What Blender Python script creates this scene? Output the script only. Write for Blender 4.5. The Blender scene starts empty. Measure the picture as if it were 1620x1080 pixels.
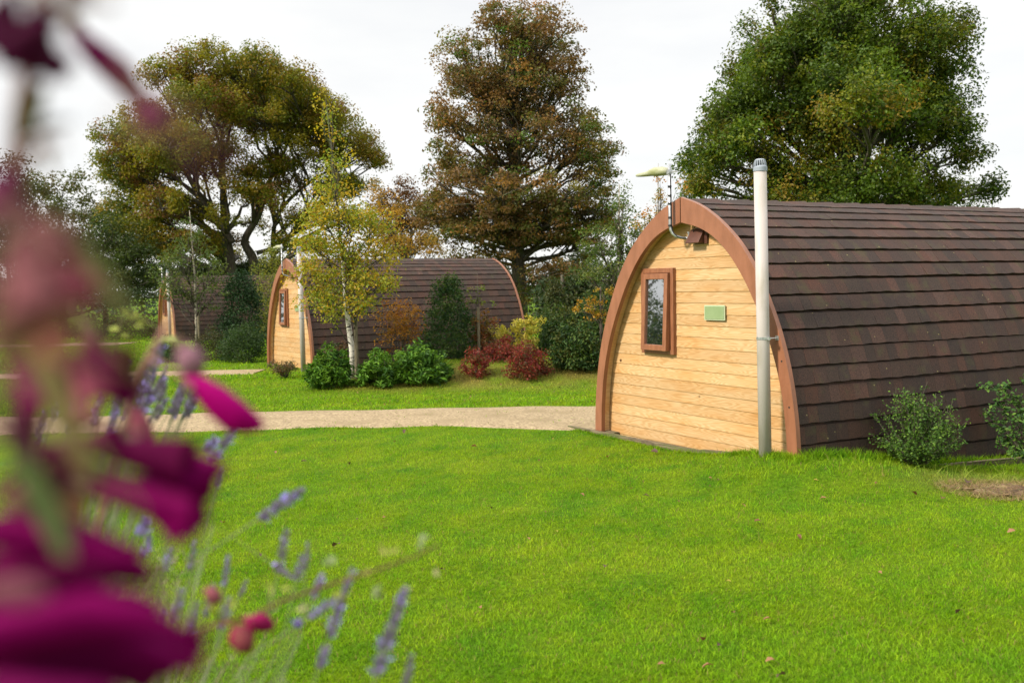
import bpy, math, random
import numpy as np
from mathutils import Vector, Matrix

# ------------------------------------------------------------------ camera, world, sun, exposure
S = bpy.context.scene
COL = S.collection
FPX = 1600.0
CAMZ = 1.7
PITCH, ROLL = math.radians(3.15), math.radians(1.1)
r0 = np.array([1, 0, 0.]); FW = np.array([0, math.cos(PITCH), -math.sin(PITCH)]); u0 = np.array([0, math.sin(PITCH), math.cos(PITCH)])
RT = r0 * math.cos(ROLL) - u0 * math.sin(ROLL)
UP = u0 * math.cos(ROLL) + r0 * math.sin(ROLL)
cam = bpy.data.cameras.new("camera")
co = bpy.data.objects.new("camera", cam); COL.objects.link(co)
co.matrix_world = Matrix(((RT[0], UP[0], -FW[0], 0), (RT[1], UP[1], -FW[1], 0), (RT[2], UP[2], -FW[2], CAMZ), (0, 0, 0, 1)))
cam.sensor_width = 36.0
cam.lens = 36.0 * FPX / 1620.0
cam.clip_start = 0.02
cam.clip_end = 2000
cam.dof.use_dof = True
cam.dof.focus_distance = 10.5
cam.dof.aperture_fstop = 3.1
S.camera = co

SUN_EL, SUN_AZ = 38.0, -118.0          # azimuth from +y towards +x
w = bpy.data.worlds.new("World"); S.world = w; w.use_nodes = True
nt = w.node_tree; nt.nodes.clear()
def N(t, **k):
    n = nt.nodes.new(t)
    for a, b in k.items(): setattr(n, a, b)
    return n
out = N('ShaderNodeOutputWorld'); bg = N('ShaderNodeBackground'); bg2 = N('ShaderNodeBackground'); mx = N('ShaderNodeMixShader')
sky = N('ShaderNodeTexSky', sky_type='NISHITA'); sky.sun_disc = False
sky.sun_elevation = math.radians(SUN_EL); sky.sun_rotation = math.radians(SUN_AZ)
bg.inputs['Strength'].default_value = 0.1
nt.links.new(sky.outputs[0], bg.inputs[0])
tc = N('ShaderNodeTexCoord'); mp = N('ShaderNodeMapping'); mp.inputs['Scale'].default_value = (1.2, 1.2, 4.5)
no = N('ShaderNodeTexNoise'); no.inputs['Scale'].default_value = 2.2; no.inputs['Detail'].default_value = 5; no.inputs['Roughness'].default_value = .55
nt.links.new(tc.outputs['Generated'], mp.inputs[0]); nt.links.new(mp.outputs[0], no.inputs[0])
cr = N('ShaderNodeValToRGB'); cr.color_ramp.elements[0].position = .36; cr.color_ramp.elements[0].color = (.89, .893, .893, 1)
cr.color_ramp.elements[1].position = .62; cr.color_ramp.elements[1].color = (1.0, .99, .96, 1)
nt.links.new(no.outputs[0], cr.inputs[0])
# an overcast sky is about twice as bright overhead as at the horizon
sx = N('ShaderNodeSeparateXYZ'); nt.links.new(tc.outputs['Generated'], sx.inputs[0])
mr = N('ShaderNodeMapRange'); mr.inputs[1].default_value = .30; mr.inputs[2].default_value = .9; mr.inputs[3].default_value = .575; mr.inputs[4].default_value = 1.15
nt.links.new(sx.outputs[2], mr.inputs[0])
nt.links.new(cr.outputs[0], bg2.inputs[0]); nt.links.new(mr.outputs[0], bg2.inputs[1])
mx.inputs[0].default_value = .93
nt.links.new(bg.outputs[0], mx.inputs[1]); nt.links.new(bg2.outputs[0], mx.inputs[2]); nt.links.new(mx.outputs[0], out.inputs[0])

sl = bpy.data.lights.new("sun", 'SUN'); sl.energy = 3.0; sl.angle = math.radians(8); sl.color = (1, .93, .80)
so = bpy.data.objects.new("sun", sl); COL.objects.link(so)
sd = Vector((math.sin(math.radians(SUN_AZ)) * math.cos(math.radians(SUN_EL)), math.cos(math.radians(SUN_AZ)) * math.cos(math.radians(SUN_EL)), math.sin(math.radians(SUN_EL))))
so.rotation_euler = sd.to_track_quat('Z', 'Y').to_euler(); so.location = sd * 60
S.view_settings.view_transform = 'Standard'; S.view_settings.look = 'None'; S.view_settings.gamma = 1
S.view_settings.use_curve_mapping = False
S.view_settings.exposure = 0.92
S.cycles.max_bounces = 6; S.cycles.diffuse_bounces = 3; S.cycles.transmission_bounces = 4; S.cycles.transparent_max_bounces = 4

def at(px, py, y):
    """world point seen at photo pixel (px, py) whose distance along +y is y"""
    d = FW * FPX + RT * (px - 810) - UP * (py - 540)
    return np.array([0, 0, CAMZ]) + d * (y / d[1])

# ------------------------------------------------------------------ materials
def mat_new(name):
    m = bpy.data.materials.new(name); m.use_nodes = True
    t = m.node_tree; b = t.nodes['Principled BSDF']
    return m, t, b
def nn(t, typ, ins=None, **k):
    n = t.nodes.new(typ)
    for a, b in k.items(): setattr(n, a, b)
    if ins:
        for a, b in ins.items(): n.inputs[a].default_value = b
    return n
def mulcol(t, c1, c2, fac=1.0, mode='MULTIPLY'):
    n = t.nodes.new('ShaderNodeMix'); n.data_type = 'RGBA'; n.blend_type = mode; n.inputs[0].default_value = fac
    for s, idx in ((c1, 6), (c2, 7)):
        if isinstance(s, tuple): n.inputs[idx].default_value = s
        else: t.links.new(s, n.inputs[idx])
    return n.outputs[2]
def leaf_mat(name, trans=.3, rough=.5, spec=.3):
    m, t, b = mat_new(name)
    a = nn(t, 'ShaderNodeAttribute', attribute_name='Col')
    ng = nn(t, 'ShaderNodeNewGeometry')
    b.inputs['Roughness'].default_value = rough; b.inputs['Specular IOR Level'].default_value = spec
    t.links.new(a.outputs['Color'], b.inputs['Base Color'])
    tr = nn(t, 'ShaderNodeBsdfTranslucent')
    t.links.new(mulcol(t, a.outputs['Color'], (1.25, 1.25, .8, 1)), tr.inputs[0])
    mxs = nn(t, 'ShaderNodeMixShader', {0: trans})
    t.links.new(b.outputs[0], mxs.inputs[1]); t.links.new(tr.outputs[0], mxs.inputs[2])
    t.links.new(mxs.outputs[0], t.nodes['Material Output'].inputs[0])
    return m
def noise_mat(name, c1, c2, scale=8, rough=.7, bump=.2, stretch=(1, 1, 1), detail=6, metal=0, spec=.3, coord='Object', lo=.35, hi=.65, bscale=None, c3=None, s3=1.5):
    m, t, b = mat_new(name)
    tc = nn(t, 'ShaderNodeTexCoord'); mp = nn(t, 'ShaderNodeMapping', {'Scale': stretch})
    t.links.new(tc.outputs[coord], mp.inputs[0])
    n = nn(t, 'ShaderNodeTexNoise', {'Scale': scale, 'Detail': detail}); t.links.new(mp.outputs[0], n.inputs[0])
    r = nn(t, 'ShaderNodeValToRGB'); r.color_ramp.elements[0].position = lo; r.color_ramp.elements[1].position = hi
    r.color_ramp.elements[0].color = (*c1, 1); r.color_ramp.elements[1].color = (*c2, 1)
    t.links.new(n.outputs[0], r.inputs[0]); col = r.outputs[0]
    if c3:
        n3 = nn(t, 'ShaderNodeTexNoise', {'Scale': s3, 'Detail': 4}); t.links.new(mp.outputs[0], n3.inputs[0])
        r3 = nn(t, 'ShaderNodeValToRGB'); r3.color_ramp.elements[0].position = .5; r3.color_ramp.elements[1].position = .68
        t.links.new(n3.outputs[0], r3.inputs[0])
        mm = t.nodes.new('ShaderNodeMix'); mm.data_type = 'RGBA'; t.links.new(r3.outputs[0], mm.inputs[0]); t.links.new(col, mm.inputs[6]); mm.inputs[7].default_value = (*c3, 1)
        col = mm.outputs[2]
    t.links.new(col, b.inputs['Base Color'])
    b.inputs['Roughness'].default_value = rough; b.inputs['Metallic'].default_value = metal; b.inputs['Specular IOR Level'].default_value = spec
    if bump:
        n2 = n
        if bscale:
            n2 = nn(t, 'ShaderNodeTexNoise', {'Scale': bscale, 'Detail': 3}); t.links.new(mp.outputs[0], n2.inputs[0])
        bp = nn(t, 'ShaderNodeBump', {'Strength': bump, 'Distance': .02}); t.links.new(n2.outputs[0], bp.inputs['Height']); t.links.new(bp.outputs[0], b.inputs['Normal'])
    return m

M = {}
M['leaf'] = leaf_mat('tree_leaf', .42)
M['glossleaf'] = leaf_mat('glossy_leaf', .22, .5, .18)
M['blade'] = leaf_mat('grass_blade', .38, .6, .12)
M['petal'] = leaf_mat('petal', .18, .7, .05)
M['stem'] = leaf_mat('soft_stem', .15, .6, .3)
M['bark'] = noise_mat('bark', (.035, .028, .02), (.11, .09, .07), 6, .9, .6, (3, 3, .6), c3=(.07, .085, .035))
M['birch'] = noise_mat('birch_bark', (.06, .05, .04), (.62, .58, .5), 9, .8, .3, (1, 1, 4), lo=.36, hi=.44)
M['palebark'] = noise_mat('pale_bark', (.16, .13, .10), (.4, .36, .28), 9, .8, .3, (1, 1, 3))
M['post'] = noise_mat('stake_wood', (.09, .075, .045), (.19, .16, .10), 10, .85, .3, (6, 6, 1))
M['trim'] = noise_mat('stained_trim', (.215, .084, .042), (.27, .108, .057), 4, .4, .10, (3, 3, 1.0), spec=.5, bscale=30)
M['frame'] = noise_mat('window_wood', (.20, .075, .035), (.27, .105, .05), 7, .4, .12, (5, 5, 1), spec=.5)
M['pipe'] = noise_mat('pipe_plastic', (.42, .375, .355), (.45, .405, .385), 4, .5, .02, (1, 1, .4), spec=.25, c3=(.32, .285, .24), s3=5)
M['cap'] = noise_mat('vent_cap_plastic', (.22, .25, .30), (.32, .35, .40), 6, .5, .02)
M['metal'] = noise_mat('galvanised', (.38, .39, .40), (.6, .61, .62), 40, .35, .05, metal=.8)
M['cable'] = noise_mat('black_cable', (.012, .012, .012), (.03, .03, .03), 10, .5, 0)
M['aerial'] = noise_mat('algae_plastic', (.25, .26, .12), (.46, .46, .37), 5, .55, .02, (1, 1, 3), lo=.35, hi=.7)
M['whiteplastic'] = noise_mat('white_plastic', (.6, .6, .57), (.75, .75, .7), 5, .5, 0)
M['vent'] = noise_mat('brown_plastic', (.075, .03, .02), (.11, .045, .03), 6, .45, .05)
M['plaque'] = noise_mat('plaque_green', (.20, .27, .13), (.24, .31, .16), 5, .35, 0, spec=.5)
M['plaquerim'] = noise_mat('plaque_rim', (.36, .42, .27), (.42, .48, .32), 5, .35, 0)
M['sleeper'] = noise_mat('weathered_timber', (.07, .05, .03), (.22, .17, .11), 7, .9, .5, (1, 8, 8), c3=(.10, .11, .04))
M['gravel'] = noise_mat('gravel', (.15, .105, .058), (.42, .325, .195), 34, .9, .7, coord='Object', detail=8, lo=.3, hi=.66, c3=(.24, .18, .10), s3=1.6)
M['soil'] = noise_mat('soil', (.05, .032, .02), (.17, .105, .06), 30, .95, .9, c3=(.22, .16, .08), s3=6)
M['litter'] = leaf_mat('fallen_leaf', .2, .6, .3)

def wood_mat():
    m, t, b = mat_new('larch_boards')
    a = nn(t, 'ShaderNodeAttribute', attribute_name='Col')   # per board: r = random shift, g = tone
    tc = nn(t, 'ShaderNodeTexCoord'); sp = nn(t, 'ShaderNodeSeparateColor'); t.links.new(a.outputs['Color'], sp.inputs[0])
    off = nn(t, 'ShaderNodeCombineXYZ'); mu = nn(t, 'ShaderNodeMath', {1: 37.0}, operation='MULTIPLY'); t.links.new(sp.outputs[0], mu.inputs[0])
    t.links.new(mu.outputs[0], off.inputs[0]); t.links.new(mu.outputs[0], off.inputs[1])
    ad = nn(t, 'ShaderNodeVectorMath', operation='ADD'); t.links.new(tc.outputs['Object'], ad.inputs[0]); t.links.new(off.outputs[0], ad.inputs[1])
    mp = nn(t, 'ShaderNodeMapping', {'Scale': (.75, .75, 8)}); t.links.new(ad.outputs[0], mp.inputs[0])
    nz = nn(t, 'ShaderNodeTexNoise', {'Scale': 2.0, 'Detail': 1.2, 'Roughness': .4}); t.links.new(mp.outputs[0], nz.inputs[0])
    # cathedral grain: contour lines of a stretched noise
    k = nn(t, 'ShaderNodeMath', {1: 85.0}, operation='MULTIPLY'); t.links.new(nz.outputs[0], k.inputs[0])
    sn = nn(t, 'ShaderNodeMath', operation='SINE'); t.links.new(k.outputs[0], sn.inputs[0])
    r = nn(t, 'ShaderNodeValToRGB'); r.color_ramp.elements[0].position = .15; r.color_ramp.elements[1].position = .85
    r.color_ramp.elements[0].color = (.54, .355, .185, 1); r.color_ramp.elements[1].color = (.45, .275, .125, 1)
    mr = nn(t, 'ShaderNodeMapRange', {1: -1.0, 2: 1.0}); t.links.new(sn.outputs[0], mr.inputs[0]); t.links.new(mr.outputs[0], r.inputs[0])
    # large orange stain + tone per board
    n2 = nn(t, 'ShaderNodeTexNoise', {'Scale': 1.6, 'Detail': 3}); mp2 = nn(t, 'ShaderNodeMapping', {'Scale': (1, 1, 3.5)}); t.links.new(ad.outputs[0], mp2.inputs[0]); t.links.new(mp2.outputs[0], n2.inputs[0])
    r2 = nn(t, 'ShaderNodeValToRGB'); r2.color_ramp.elements[0].position = .4; r2.color_ramp.elements[1].position = .75
    r2.color_ramp.elements[0].color = (1, 1, 1, 1); r2.color_ramp.elements[1].color = (.94, .74, .48, 1)
    t.links.new(n2.outputs[0], r2.inputs[0])
    c = mulcol(t, r.outputs[0], r2.outputs[0], .8)
    tone = nn(t, 'ShaderNodeMapRange', {3: .88, 4: 1.06}); t.links.new(sp.outputs[1], tone.inputs[0])
    hs = nn(t, 'ShaderNodeHueSaturation'); t.links.new(c, hs.inputs['Color']); t.links.new(tone.outputs[0], hs.inputs['Value'])
    # knots
    vo = nn(t, 'ShaderNodeTexVoronoi', {'Scale': 2.1}); mp3 = nn(t, 'ShaderNodeMapping', {'Scale': (1, 1, 1.2)}); t.links.new(ad.outputs[0], mp3.inputs[0]); t.links.new(mp3.outputs[0], vo.inputs[0])
    kr = nn(t, 'ShaderNodeValToRGB'); kr.color_ramp.elements[0].position = .026; kr.color_ramp.elements[1].position = .06
    kr.color_ramp.elements[0].color = (.10, .05, .025, 1); kr.color_ramp.elements[1].color = (1, 1, 1, 1)
    t.links.new(vo.outputs['Distance'], kr.inputs[0])
    t.links.new(mulcol(t, hs.outputs[0], kr.outputs[0]), b.inputs['Base Color'])
    b.inputs['Roughness'].default_value = .45; b.inputs['Specular IOR Level'].default_value = .4
    bp = nn(t, 'ShaderNodeBump', {'Strength': .12, 'Distance': .004}); t.links.new(sn.outputs[0], bp.inputs['Height']); t.links.new(bp.outputs[0], b.inputs['Normal'])
    return m
M['boards'] = wood_mat()
def tile_mat():
    m, t, b = mat_new('stone_coated_tiles')
    a = nn(t, 'ShaderNodeAttribute', attribute_name='Col'); tc = nn(t, 'ShaderNodeTexCoord')
    n = nn(t, 'ShaderNodeTexNoise', {'Scale': 90, 'Detail': 3}); t.links.new(tc.outputs['Object'], n.inputs[0])
    r = nn(t, 'ShaderNodeValToRGB'); r.color_ramp.elements[0].position = .3; r.color_ramp.elements[1].position = .7
    r.color_ramp.elements[0].color = (.55, .55, .55, 1); r.color_ramp.elements[1].color = (1.45, 1.4, 1.35, 1); t.links.new(n.outputs[0], r.inputs[0])
    c = mulcol(t, a.outputs['Color'], r.outputs[0])
    # rust-red blotches
    n2 = nn(t, 'ShaderNodeTexNoise', {'Scale': 3.2, 'Detail': 3}); mp = nn(t, 'ShaderNodeMapping', {'Scale': (1, 1, .6)}); t.links.new(tc.outputs['Object'], mp.inputs[0]); t.links.new(mp.outputs[0], n2.inputs[0])
    r2 = nn(t, 'ShaderNodeValToRGB'); r2.color_ramp.elements[0].position = .52; r2.color_ramp.elements[1].position = .72
    r2.color_ramp.elements[0].color = (1, 1, 1, 1); r2.color_ramp.elements[1].color = (1.3, 1.06, .98, 1); t.links.new(n2.outputs[0], r2.inputs[0])
    c = mulcol(t, c, r2.outputs[0])
    # moss low on the slope and lichen specks
    n3 = nn(t, 'ShaderNodeTexNoise', {'Scale': 7, 'Detail': 6}); t.links.new(tc.outputs['Object'], n3.inputs[0])
    r3 = nn(t, 'ShaderNodeValToRGB'); r3.color_ramp.elements[0].position = .56; r3.color_ramp.elements[1].position = .7
    r3.color_ramp.elements[0].color = (0, 0, 0, 1); r3.color_ramp.elements[1].color = (.45, .45, .45, 1); t.links.new(n3.outputs[0], r3.inputs[0])
    mm = t.nodes.new('ShaderNodeMix'); mm.data_type = 'RGBA'; t.links.new(r3.outputs[0], mm.inputs[0]); t.links.new(c, mm.inputs[6]); mm.inputs[7].default_value = (.055, .05, .018, 1)
    vo = nn(t, 'ShaderNodeTexVoronoi', {'Scale': 7.5}); t.links.new(tc.outputs['Object'], vo.inputs[0])
    kr = nn(t, 'ShaderNodeValToRGB'); kr.color_ramp.elements[0].position = .045; kr.color_ramp.elements[1].position = .06
    kr.color_ramp.elements[0].color = (.55, .55, .55, 1); kr.color_ramp.elements[1].color = (0, 0, 0, 1); t.links.new(vo.outputs['Distance'], kr.inputs[0])
    m4 = t.nodes.new('ShaderNodeMix'); m4.data_type = 'RGBA'; t.links.new(kr.outputs[0], m4.inputs[0]); t.links.new(mm.outputs[2], m4.inputs[6]); m4.inputs[7].default_value = (.36, .30, .12, 1)
    t.links.new(m4.outputs[2], b.inputs['Base Color'])
    b.inputs['Roughness'].default_value = .75; b.inputs['Specular IOR Level'].default_value = .35
    bp = nn(t, 'ShaderNodeBump', {'Strength': .5, 'Distance': .006}); t.links.new(n.outputs[0], bp.inputs['Height']); t.links.new(bp.outputs[0], b.inputs['Normal'])
    return m
M['tiles'] = tile_mat()
def glass_mat():
    m, t, b = mat_new('window_glass')
    b.inputs['Base Color'].default_value = (.012, .014, .016, 1); b.inputs['Roughness'].default_value = .05
    g = nn(t, 'ShaderNodeBsdfGlossy', {'Roughness': .015, 'Color': (.9, .92, .95, 1)})
    tc = nn(t, 'ShaderNodeTexCoord'); n = nn(t, 'ShaderNodeTexNoise', {'Scale': 2.5}); t.links.new(tc.outputs['Object'], n.inputs[0])
    bp = nn(t, 'ShaderNodeBump', {'Strength': .06, 'Distance': .01}); t.links.new(n.outputs[0], bp.inputs['Height']); t.links.new(bp.outputs[0], g.inputs['Normal'])
    mxs = nn(t, 'ShaderNodeMixShader', {0: .55}); t.links.new(b.outputs[0], mxs.inputs[1]); t.links.new(g.outputs[0], mxs.inputs[2])
    t.links.new(mxs.outputs[0], t.nodes['Material Output'].inputs[0])
    return m
M['glass'] = glass_mat()
def lawn_mat():
    m, t, b = mat_new('lawn')
    a = nn(t, 'ShaderNodeAttribute', attribute_name='Col'); tc = nn(t, 'ShaderNodeTexCoord')
    n = nn(t, 'ShaderNodeTexNoise', {'Scale': 28, 'Detail': 6, 'Roughness': .7}); t.links.new(tc.outputs['Object'], n.inputs[0])
    r = nn(t, 'ShaderNodeValToRGB'); r.color_ramp.elements[0].position = .3; r.color_ramp.elements[1].position = .7
    r.color_ramp.elements[0].color = (.5, .5, .5, 1); r.color_ramp.elements[1].color = (1.4, 1.4, 1.4, 1); t.links.new(n.outputs[0], r.inputs[0])
    t.links.new(mulcol(t, a.outputs['Color'], r.outputs[0]), b.inputs['Base Color'])
    b.inputs['Roughness'].default_value = .9; b.inputs['Specular IOR Level'].default_value = .1
    bp = nn(t, 'ShaderNodeBump', {'Strength': .8, 'Distance': .03}); t.links.new(n.outputs[0], bp.inputs['Height']); t.links.new(bp.outputs[0], b.inputs['Normal'])
    return m
M['lawn'] = lawn_mat()

# ------------------------------------------------------------------ mesh helpers
def mesh_np(name, V, F, cols=None, smooth=False):
    """V (n,3), F (m,k) array of equal-size faces"""
    V = np.asarray(V, np.float32); F = np.asarray(F, np.int32)
    me = bpy.data.meshes.new(name)
    me.vertices.add(len(V)); me.vertices.foreach_set('co', V.ravel())
    k = F.shape[1]
    me.loops.add(F.size); me.loops.foreach_set('vertex_index', F.ravel())
    me.polygons.add(len(F)); me.polygons.foreach_set('loop_start', np.arange(0, F.size, k, dtype=np.int32))
    me.polygons.foreach_set('loop_total', np.full(len(F), k, np.int32))
    me.update(calc_edges=True)
    if cols is not None:
        a = me.color_attributes.new('Col', 'FLOAT_COLOR', 'POINT')
        c = np.ones((len(V), 4), np.float32); c[:, :3] = cols
        a.data.foreach_set('color', c.ravel())
    me.polygons.foreach_set('use_smooth', np.full(len(F), bool(smooth)))
    return me
def link(name, me, mat, parent=None):
    o = bpy.data.objects.new(name, me); COL.objects.link(o)
    if mat is not None and not me.materials: me.materials.append(mat)
    if parent is not None: o.parent = parent
    return o
class MB:
    def __init__(s): s.v = []; s.f = []; s.c = []
    def add(s, vs, fs, col=(1, 1, 1)):
        k = len(s.v); s.v += [tuple(float(a) for a in p) for p in vs]; s.f += [tuple(i + k for i in f) for f in fs]; s.c += [col] * len(vs)
    def box(s, x0, x1, y0, y1, z0, z1, col=(1, 1, 1)):
        s.add([(x0, y0, z0), (x1, y0, z0), (x1, y1, z0), (x0, y1, z0), (x0, y0, z1), (x1, y0, z1), (x1, y1, z1), (x0, y1, z1)],
              [(0, 3, 2, 1), (4, 5, 6, 7), (0, 1, 5, 4), (1, 2, 6, 5), (2, 3, 7, 6), (3, 0, 4, 7)], col)
    def tube(s, pts, rad, n=8, col=(1, 1, 1), caps=True):
        pts = [np.asarray(p, float) for p in pts]
        if np.isscalar(rad): rad = [rad] * len(pts)
        rings = []; prev = None
        for i, p in enumerate(pts):
            d = pts[min(i + 1, len(pts) - 1)] - pts[max(i - 1, 0)]; L = np.linalg.norm(d); d = d / (L + 1e-9)
            a = prev if prev is not None else (np.array([1., 0, 0]) if abs(d[0]) < .8 else np.array([0, 1., 0]))
            a = a - d * (a @ d); a /= np.linalg.norm(a) + 1e-9; b = np.cross(d, a); prev = a
            rings.append([p + (a * math.cos(2 * math.pi * k / n) + b * math.sin(2 * math.pi * k / n)) * rad[i] for k in range(n)])
        vs = [q for r in rings for q in r]; fs = []
        for i in range(len(pts) - 1):
            for k in range(n): fs.append((i * n + k, i * n + (k + 1) % n, (i + 1) * n + (k + 1) % n, (i + 1) * n + k))
        if caps: fs.append(tuple(range(n))[::-1]); fs.append(tuple((len(pts) - 1) * n + k for k in range(n)))
        s.add(vs, fs, col)
    def build(s, name, mat, parent=None, smooth=False, bevel=0):
        me = bpy.data.meshes.new(name); me.from_pydata(s.v, [], s.f); me.update()
        a = me.color_attributes.new('Col', 'FLOAT_COLOR', 'POINT')
        c = np.ones((len(s.v), 4), np.float32); c[:, :3] = np.array(s.c, np.float32); a.data.foreach_set('color', c.ravel())
        if smooth: me.polygons.foreach_set('use_smooth', np.ones(len(me.polygons), bool))
        o = link(name, me, mat, parent)
        if bevel:
            b = o.modifiers.new('bevel', 'BEVEL'); b.width = bevel; b.segments = 2; b.limit_method = 'ANGLE'; b.angle_limit = .7
        return o
def tag(o, label=None, cat=None, group=None, kind=None):
    if label: o['label'] = label
    if cat: o['category'] = cat
    if group: o['group'] = group
    if kind: o['kind'] = kind
    return o
def empty(name, loc, label, cat, group=None, rz=0):
    o = bpy.data.objects.new(name, None); COL.objects.link(o); o.location = [float(a) for a in loc]; o.rotation_euler = (0, 0, rz)
    o.empty_display_size = .2
    return tag(o, label, cat, group)

# ------------------------------------------------------------------ terrain
def sm(a, b, x):
    t = np.clip((x - a) / (b - a), 0, 1); return t * t * (3 - 2 * t)
def wav(x, y, s, seed=0):
    """cheap smooth 2D noise in -1..1"""
    r = np.random.default_rng(seed); v = 0; tot = 0
    for i in range(6):
        th = r.uniform(0, 6.28); f = s * (1.0 + .75 * i) * r.uniform(.8, 1.2); ph = r.uniform(0, 6.28); a = 1 / (1 + .5 * i)
        v = v + a * np.sin((x * math.cos(th) + y * math.sin(th)) * f + ph + 1.3 * np.sin((y * math.cos(th) - x * math.sin(th)) * f * .7 + ph * 2)); tot += a
    return v / tot * 1.4
def gz(x, y):
    x = np.asarray(x, float); y = np.asarray(y, float)
    z = -.10 * sm(12, 23, y) - .12 * sm(26, 42, y) - .6 * sm(60, 140, y)
    z = z + .17 * np.exp(-((x - 2.45) / .95) ** 2 - ((y - 8.85) / .9) ** 2)
    z = z - .17 * sm(2.9, 5.4, x) * sm(7.4, 10, y) * (1 - sm(13, 16, y))
    z = z + .42 * np.exp(-((y - 18.7) / 1.25) ** 2) * sm(-4.3, -1.6, x) * (1 - sm(3.5, 6, x))
    z = z + .012 * wav(x, y, .9, 3)
    # raised flower bed beside the camera
    bed = sm(-.55, -.85, x) * sm(-3.4, -3.0, x) * (1 - sm(2.0, 2.35, y)) * sm(-1.2, -.8, y)
    z = z + .82 * bed
    return z
def lawn_col(x, y):
    """true colour of turf: patches of yellower and of deeper green growth"""
    p = wav(x, y, 1.3, 5); q = wav(x, y, .45, 8); h = wav(x, y, 4.5, 11)
    base = np.stack([.148 + 0 * x, .288 + 0 * x, .005 + 0 * x], -1)
    yel = np.array([.26, .345, .010]); deep = np.array([.075, .215, .006])
    r_ = wav(x, y, 11, 31); r2 = wav(x, y, 26, 33); f = np.clip(.28 + .22 * p + .22 * h + .12 * q + .35 * r_ + .3 * r2, 0, 1)[..., None]; g = np.clip(-.02 + .2 * q - .25 * h - .15 * p - .4 * r_ - .4 * r2, 0, .9)[..., None]
    c = base * (1 - f * .8) + yel * f * .8
    c = c * (1 - g) + deep * g
    # the mound and dry ground near the shrubs
    d = (np.exp(-((y - 17.6) / .9) ** 2) * sm(-4, -2, x) * (1 - sm(3, 5, x)))[..., None] * np.clip(.75 + .5 * h, 0, 1)[..., None]
    dry = np.array([.27, .22, .05])
    c = c * (1 - d) + dry * d
    d2 = (np.exp(-((x - 4.1) / .7) ** 2 - ((y - 8.3) / .55) ** 2) * np.clip(.9 + .6 * h, 0, 1))[..., None]
    c = c * (1 - d2) + np.array([.22, .19, .06]) * d2
    return c
xs = np.concatenate([-np.geomspace(420, 26, 26), np.arange(-25, 12.01, .2), np.geomspace(13, 420, 26)])
ys = np.concatenate([np.arange(-30, -2, 4.), np.arange(-2, 26.01, .2), np.geomspace(27, 620, 34)])
X, Y = np.meshgrid(xs, ys); Z = gz(X, Y)
nx, ny = len(xs), len(ys)
idx = np.arange(nx * ny).reshape(ny, nx)
F = np.stack([idx[:-1, :-1], idx[:-1, 1:], idx[1:, 1:], idx[1:, :-1]], -1).reshape(-1, 4)
LC = lawn_col(X, Y) * .55
bedm = (sm(-.5, -.7, X) * sm(-3.5, -3.2, X) * (1 - sm(2.1, 2.4, Y)) * sm(-1.3, -1., Y))[..., None]
LC = LC * (1 - bedm) + np.array([.05, .038, .024]) * bedm
g = link('ground', mesh_np('ground', np.stack([X, Y, Z], -1).reshape(-1, 3), F, LC.reshape(-1, 3), True), M['lawn'])
tag(g, 'green mown lawn ground reaching back under the trees', 'ground', kind='structure')

def strip(name, xs, lo, hi, n, mat, label, cat, dz=.016, kind='structure'):
    V = []
    for i, x in enumerate(xs):
        for k in range(n + 1):
            y = lo(x) + (hi(x) - lo(x)) * k / n
            V.append((x, y, float(gz(x, y)) + dz * (1 if 0 < k < n else -.6)))
    F = [(i * (n + 1) + k, (i + 1) * (n + 1) + k, (i + 1) * (n + 1) + k + 1, i * (n + 1) + k + 1) for i in range(len(xs) - 1) for k in range(n)]
    return tag(link(name, mesh_np(name, V, F, None, True), mat), label, cat, kind=kind)
def near_lo(x):
    return 12.28 + .05 * math.sin(x * 2.1) + .03 * math.sin(x * 5.3 + 1) + .0 * x - .62 * float(sm(-.9, .75, x)) + .62 * max(0, x - 1.0)
def near_hi(x): return 14.22 + .05 * math.sin(x * 1.7 + 2) + .04 * math.sin(x * 4.1) + .02 * x + .62 * max(0, x - 1.5)
strip('gravel_path', np.arange(-16, 9, .12), near_lo, near_hi, 16, M['gravel'], 'pale gravel track crossing the lawn in front of the shrubs', 'path')
strip('gravel_path', np.arange(-19, -5.55, .2), lambda x: 21.6 + .06 * math.sin(x * 2) + .05 * (x + 5) * 0, lambda x: 23.05 + .06 * math.sin(x * 1.5), 8, M['gravel'], 'gravel footpath running up to the front of the middle pod', 'path')
strip('gravel_path', np.arange(-34, -14.0, .4), lambda x: 36.5 + .1 * math.sin(x), lambda x: 39.6 + .1 * math.sin(x * 1.4), 6, M['gravel'], 'farthest gravel footpath at the left by the small distant pod', 'path')
def in_path(x, y):
    lo = 12.28 + .05 * np.sin(x * 2.1) + .03 * np.sin(x * 5.3 + 1) - .62 * sm(-.9, .75, x) + .62 * np.maximum(0, x - 1.0)
    hi = 14.22 + .05 * np.sin(x * 1.7 + 2) + .04 * np.sin(x * 4.1) + .02 * x + .62 * np.maximum(0, x - 1.5)
    return ((y > lo) & (y < hi) & (x > -16)) | ((y > 21.6) & (y < 23.05) & (x < -5.55)) | ((y > 36.5) & (y < 39.6) & (x < -14))
# ------------------------------------------------------------------ pods
PODS = [((1.7013, 10.1316, 0.0), 28.5), ((-5.227, 23.574, -.116), 31.4), ((-13.75, 40.2, -.2), 30.2)]
PROF = np.array([(1.6, -.26), (1.6, 0), (1.588, .3), (1.553, .6), (1.49, .9), (1.40, 1.18), (1.295, 1.42), (1.13, 1.72), (.98, 1.93), (.80, 2.12), (.54, 2.315), (.28, 2.455), (.0, 2.548)])
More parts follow.
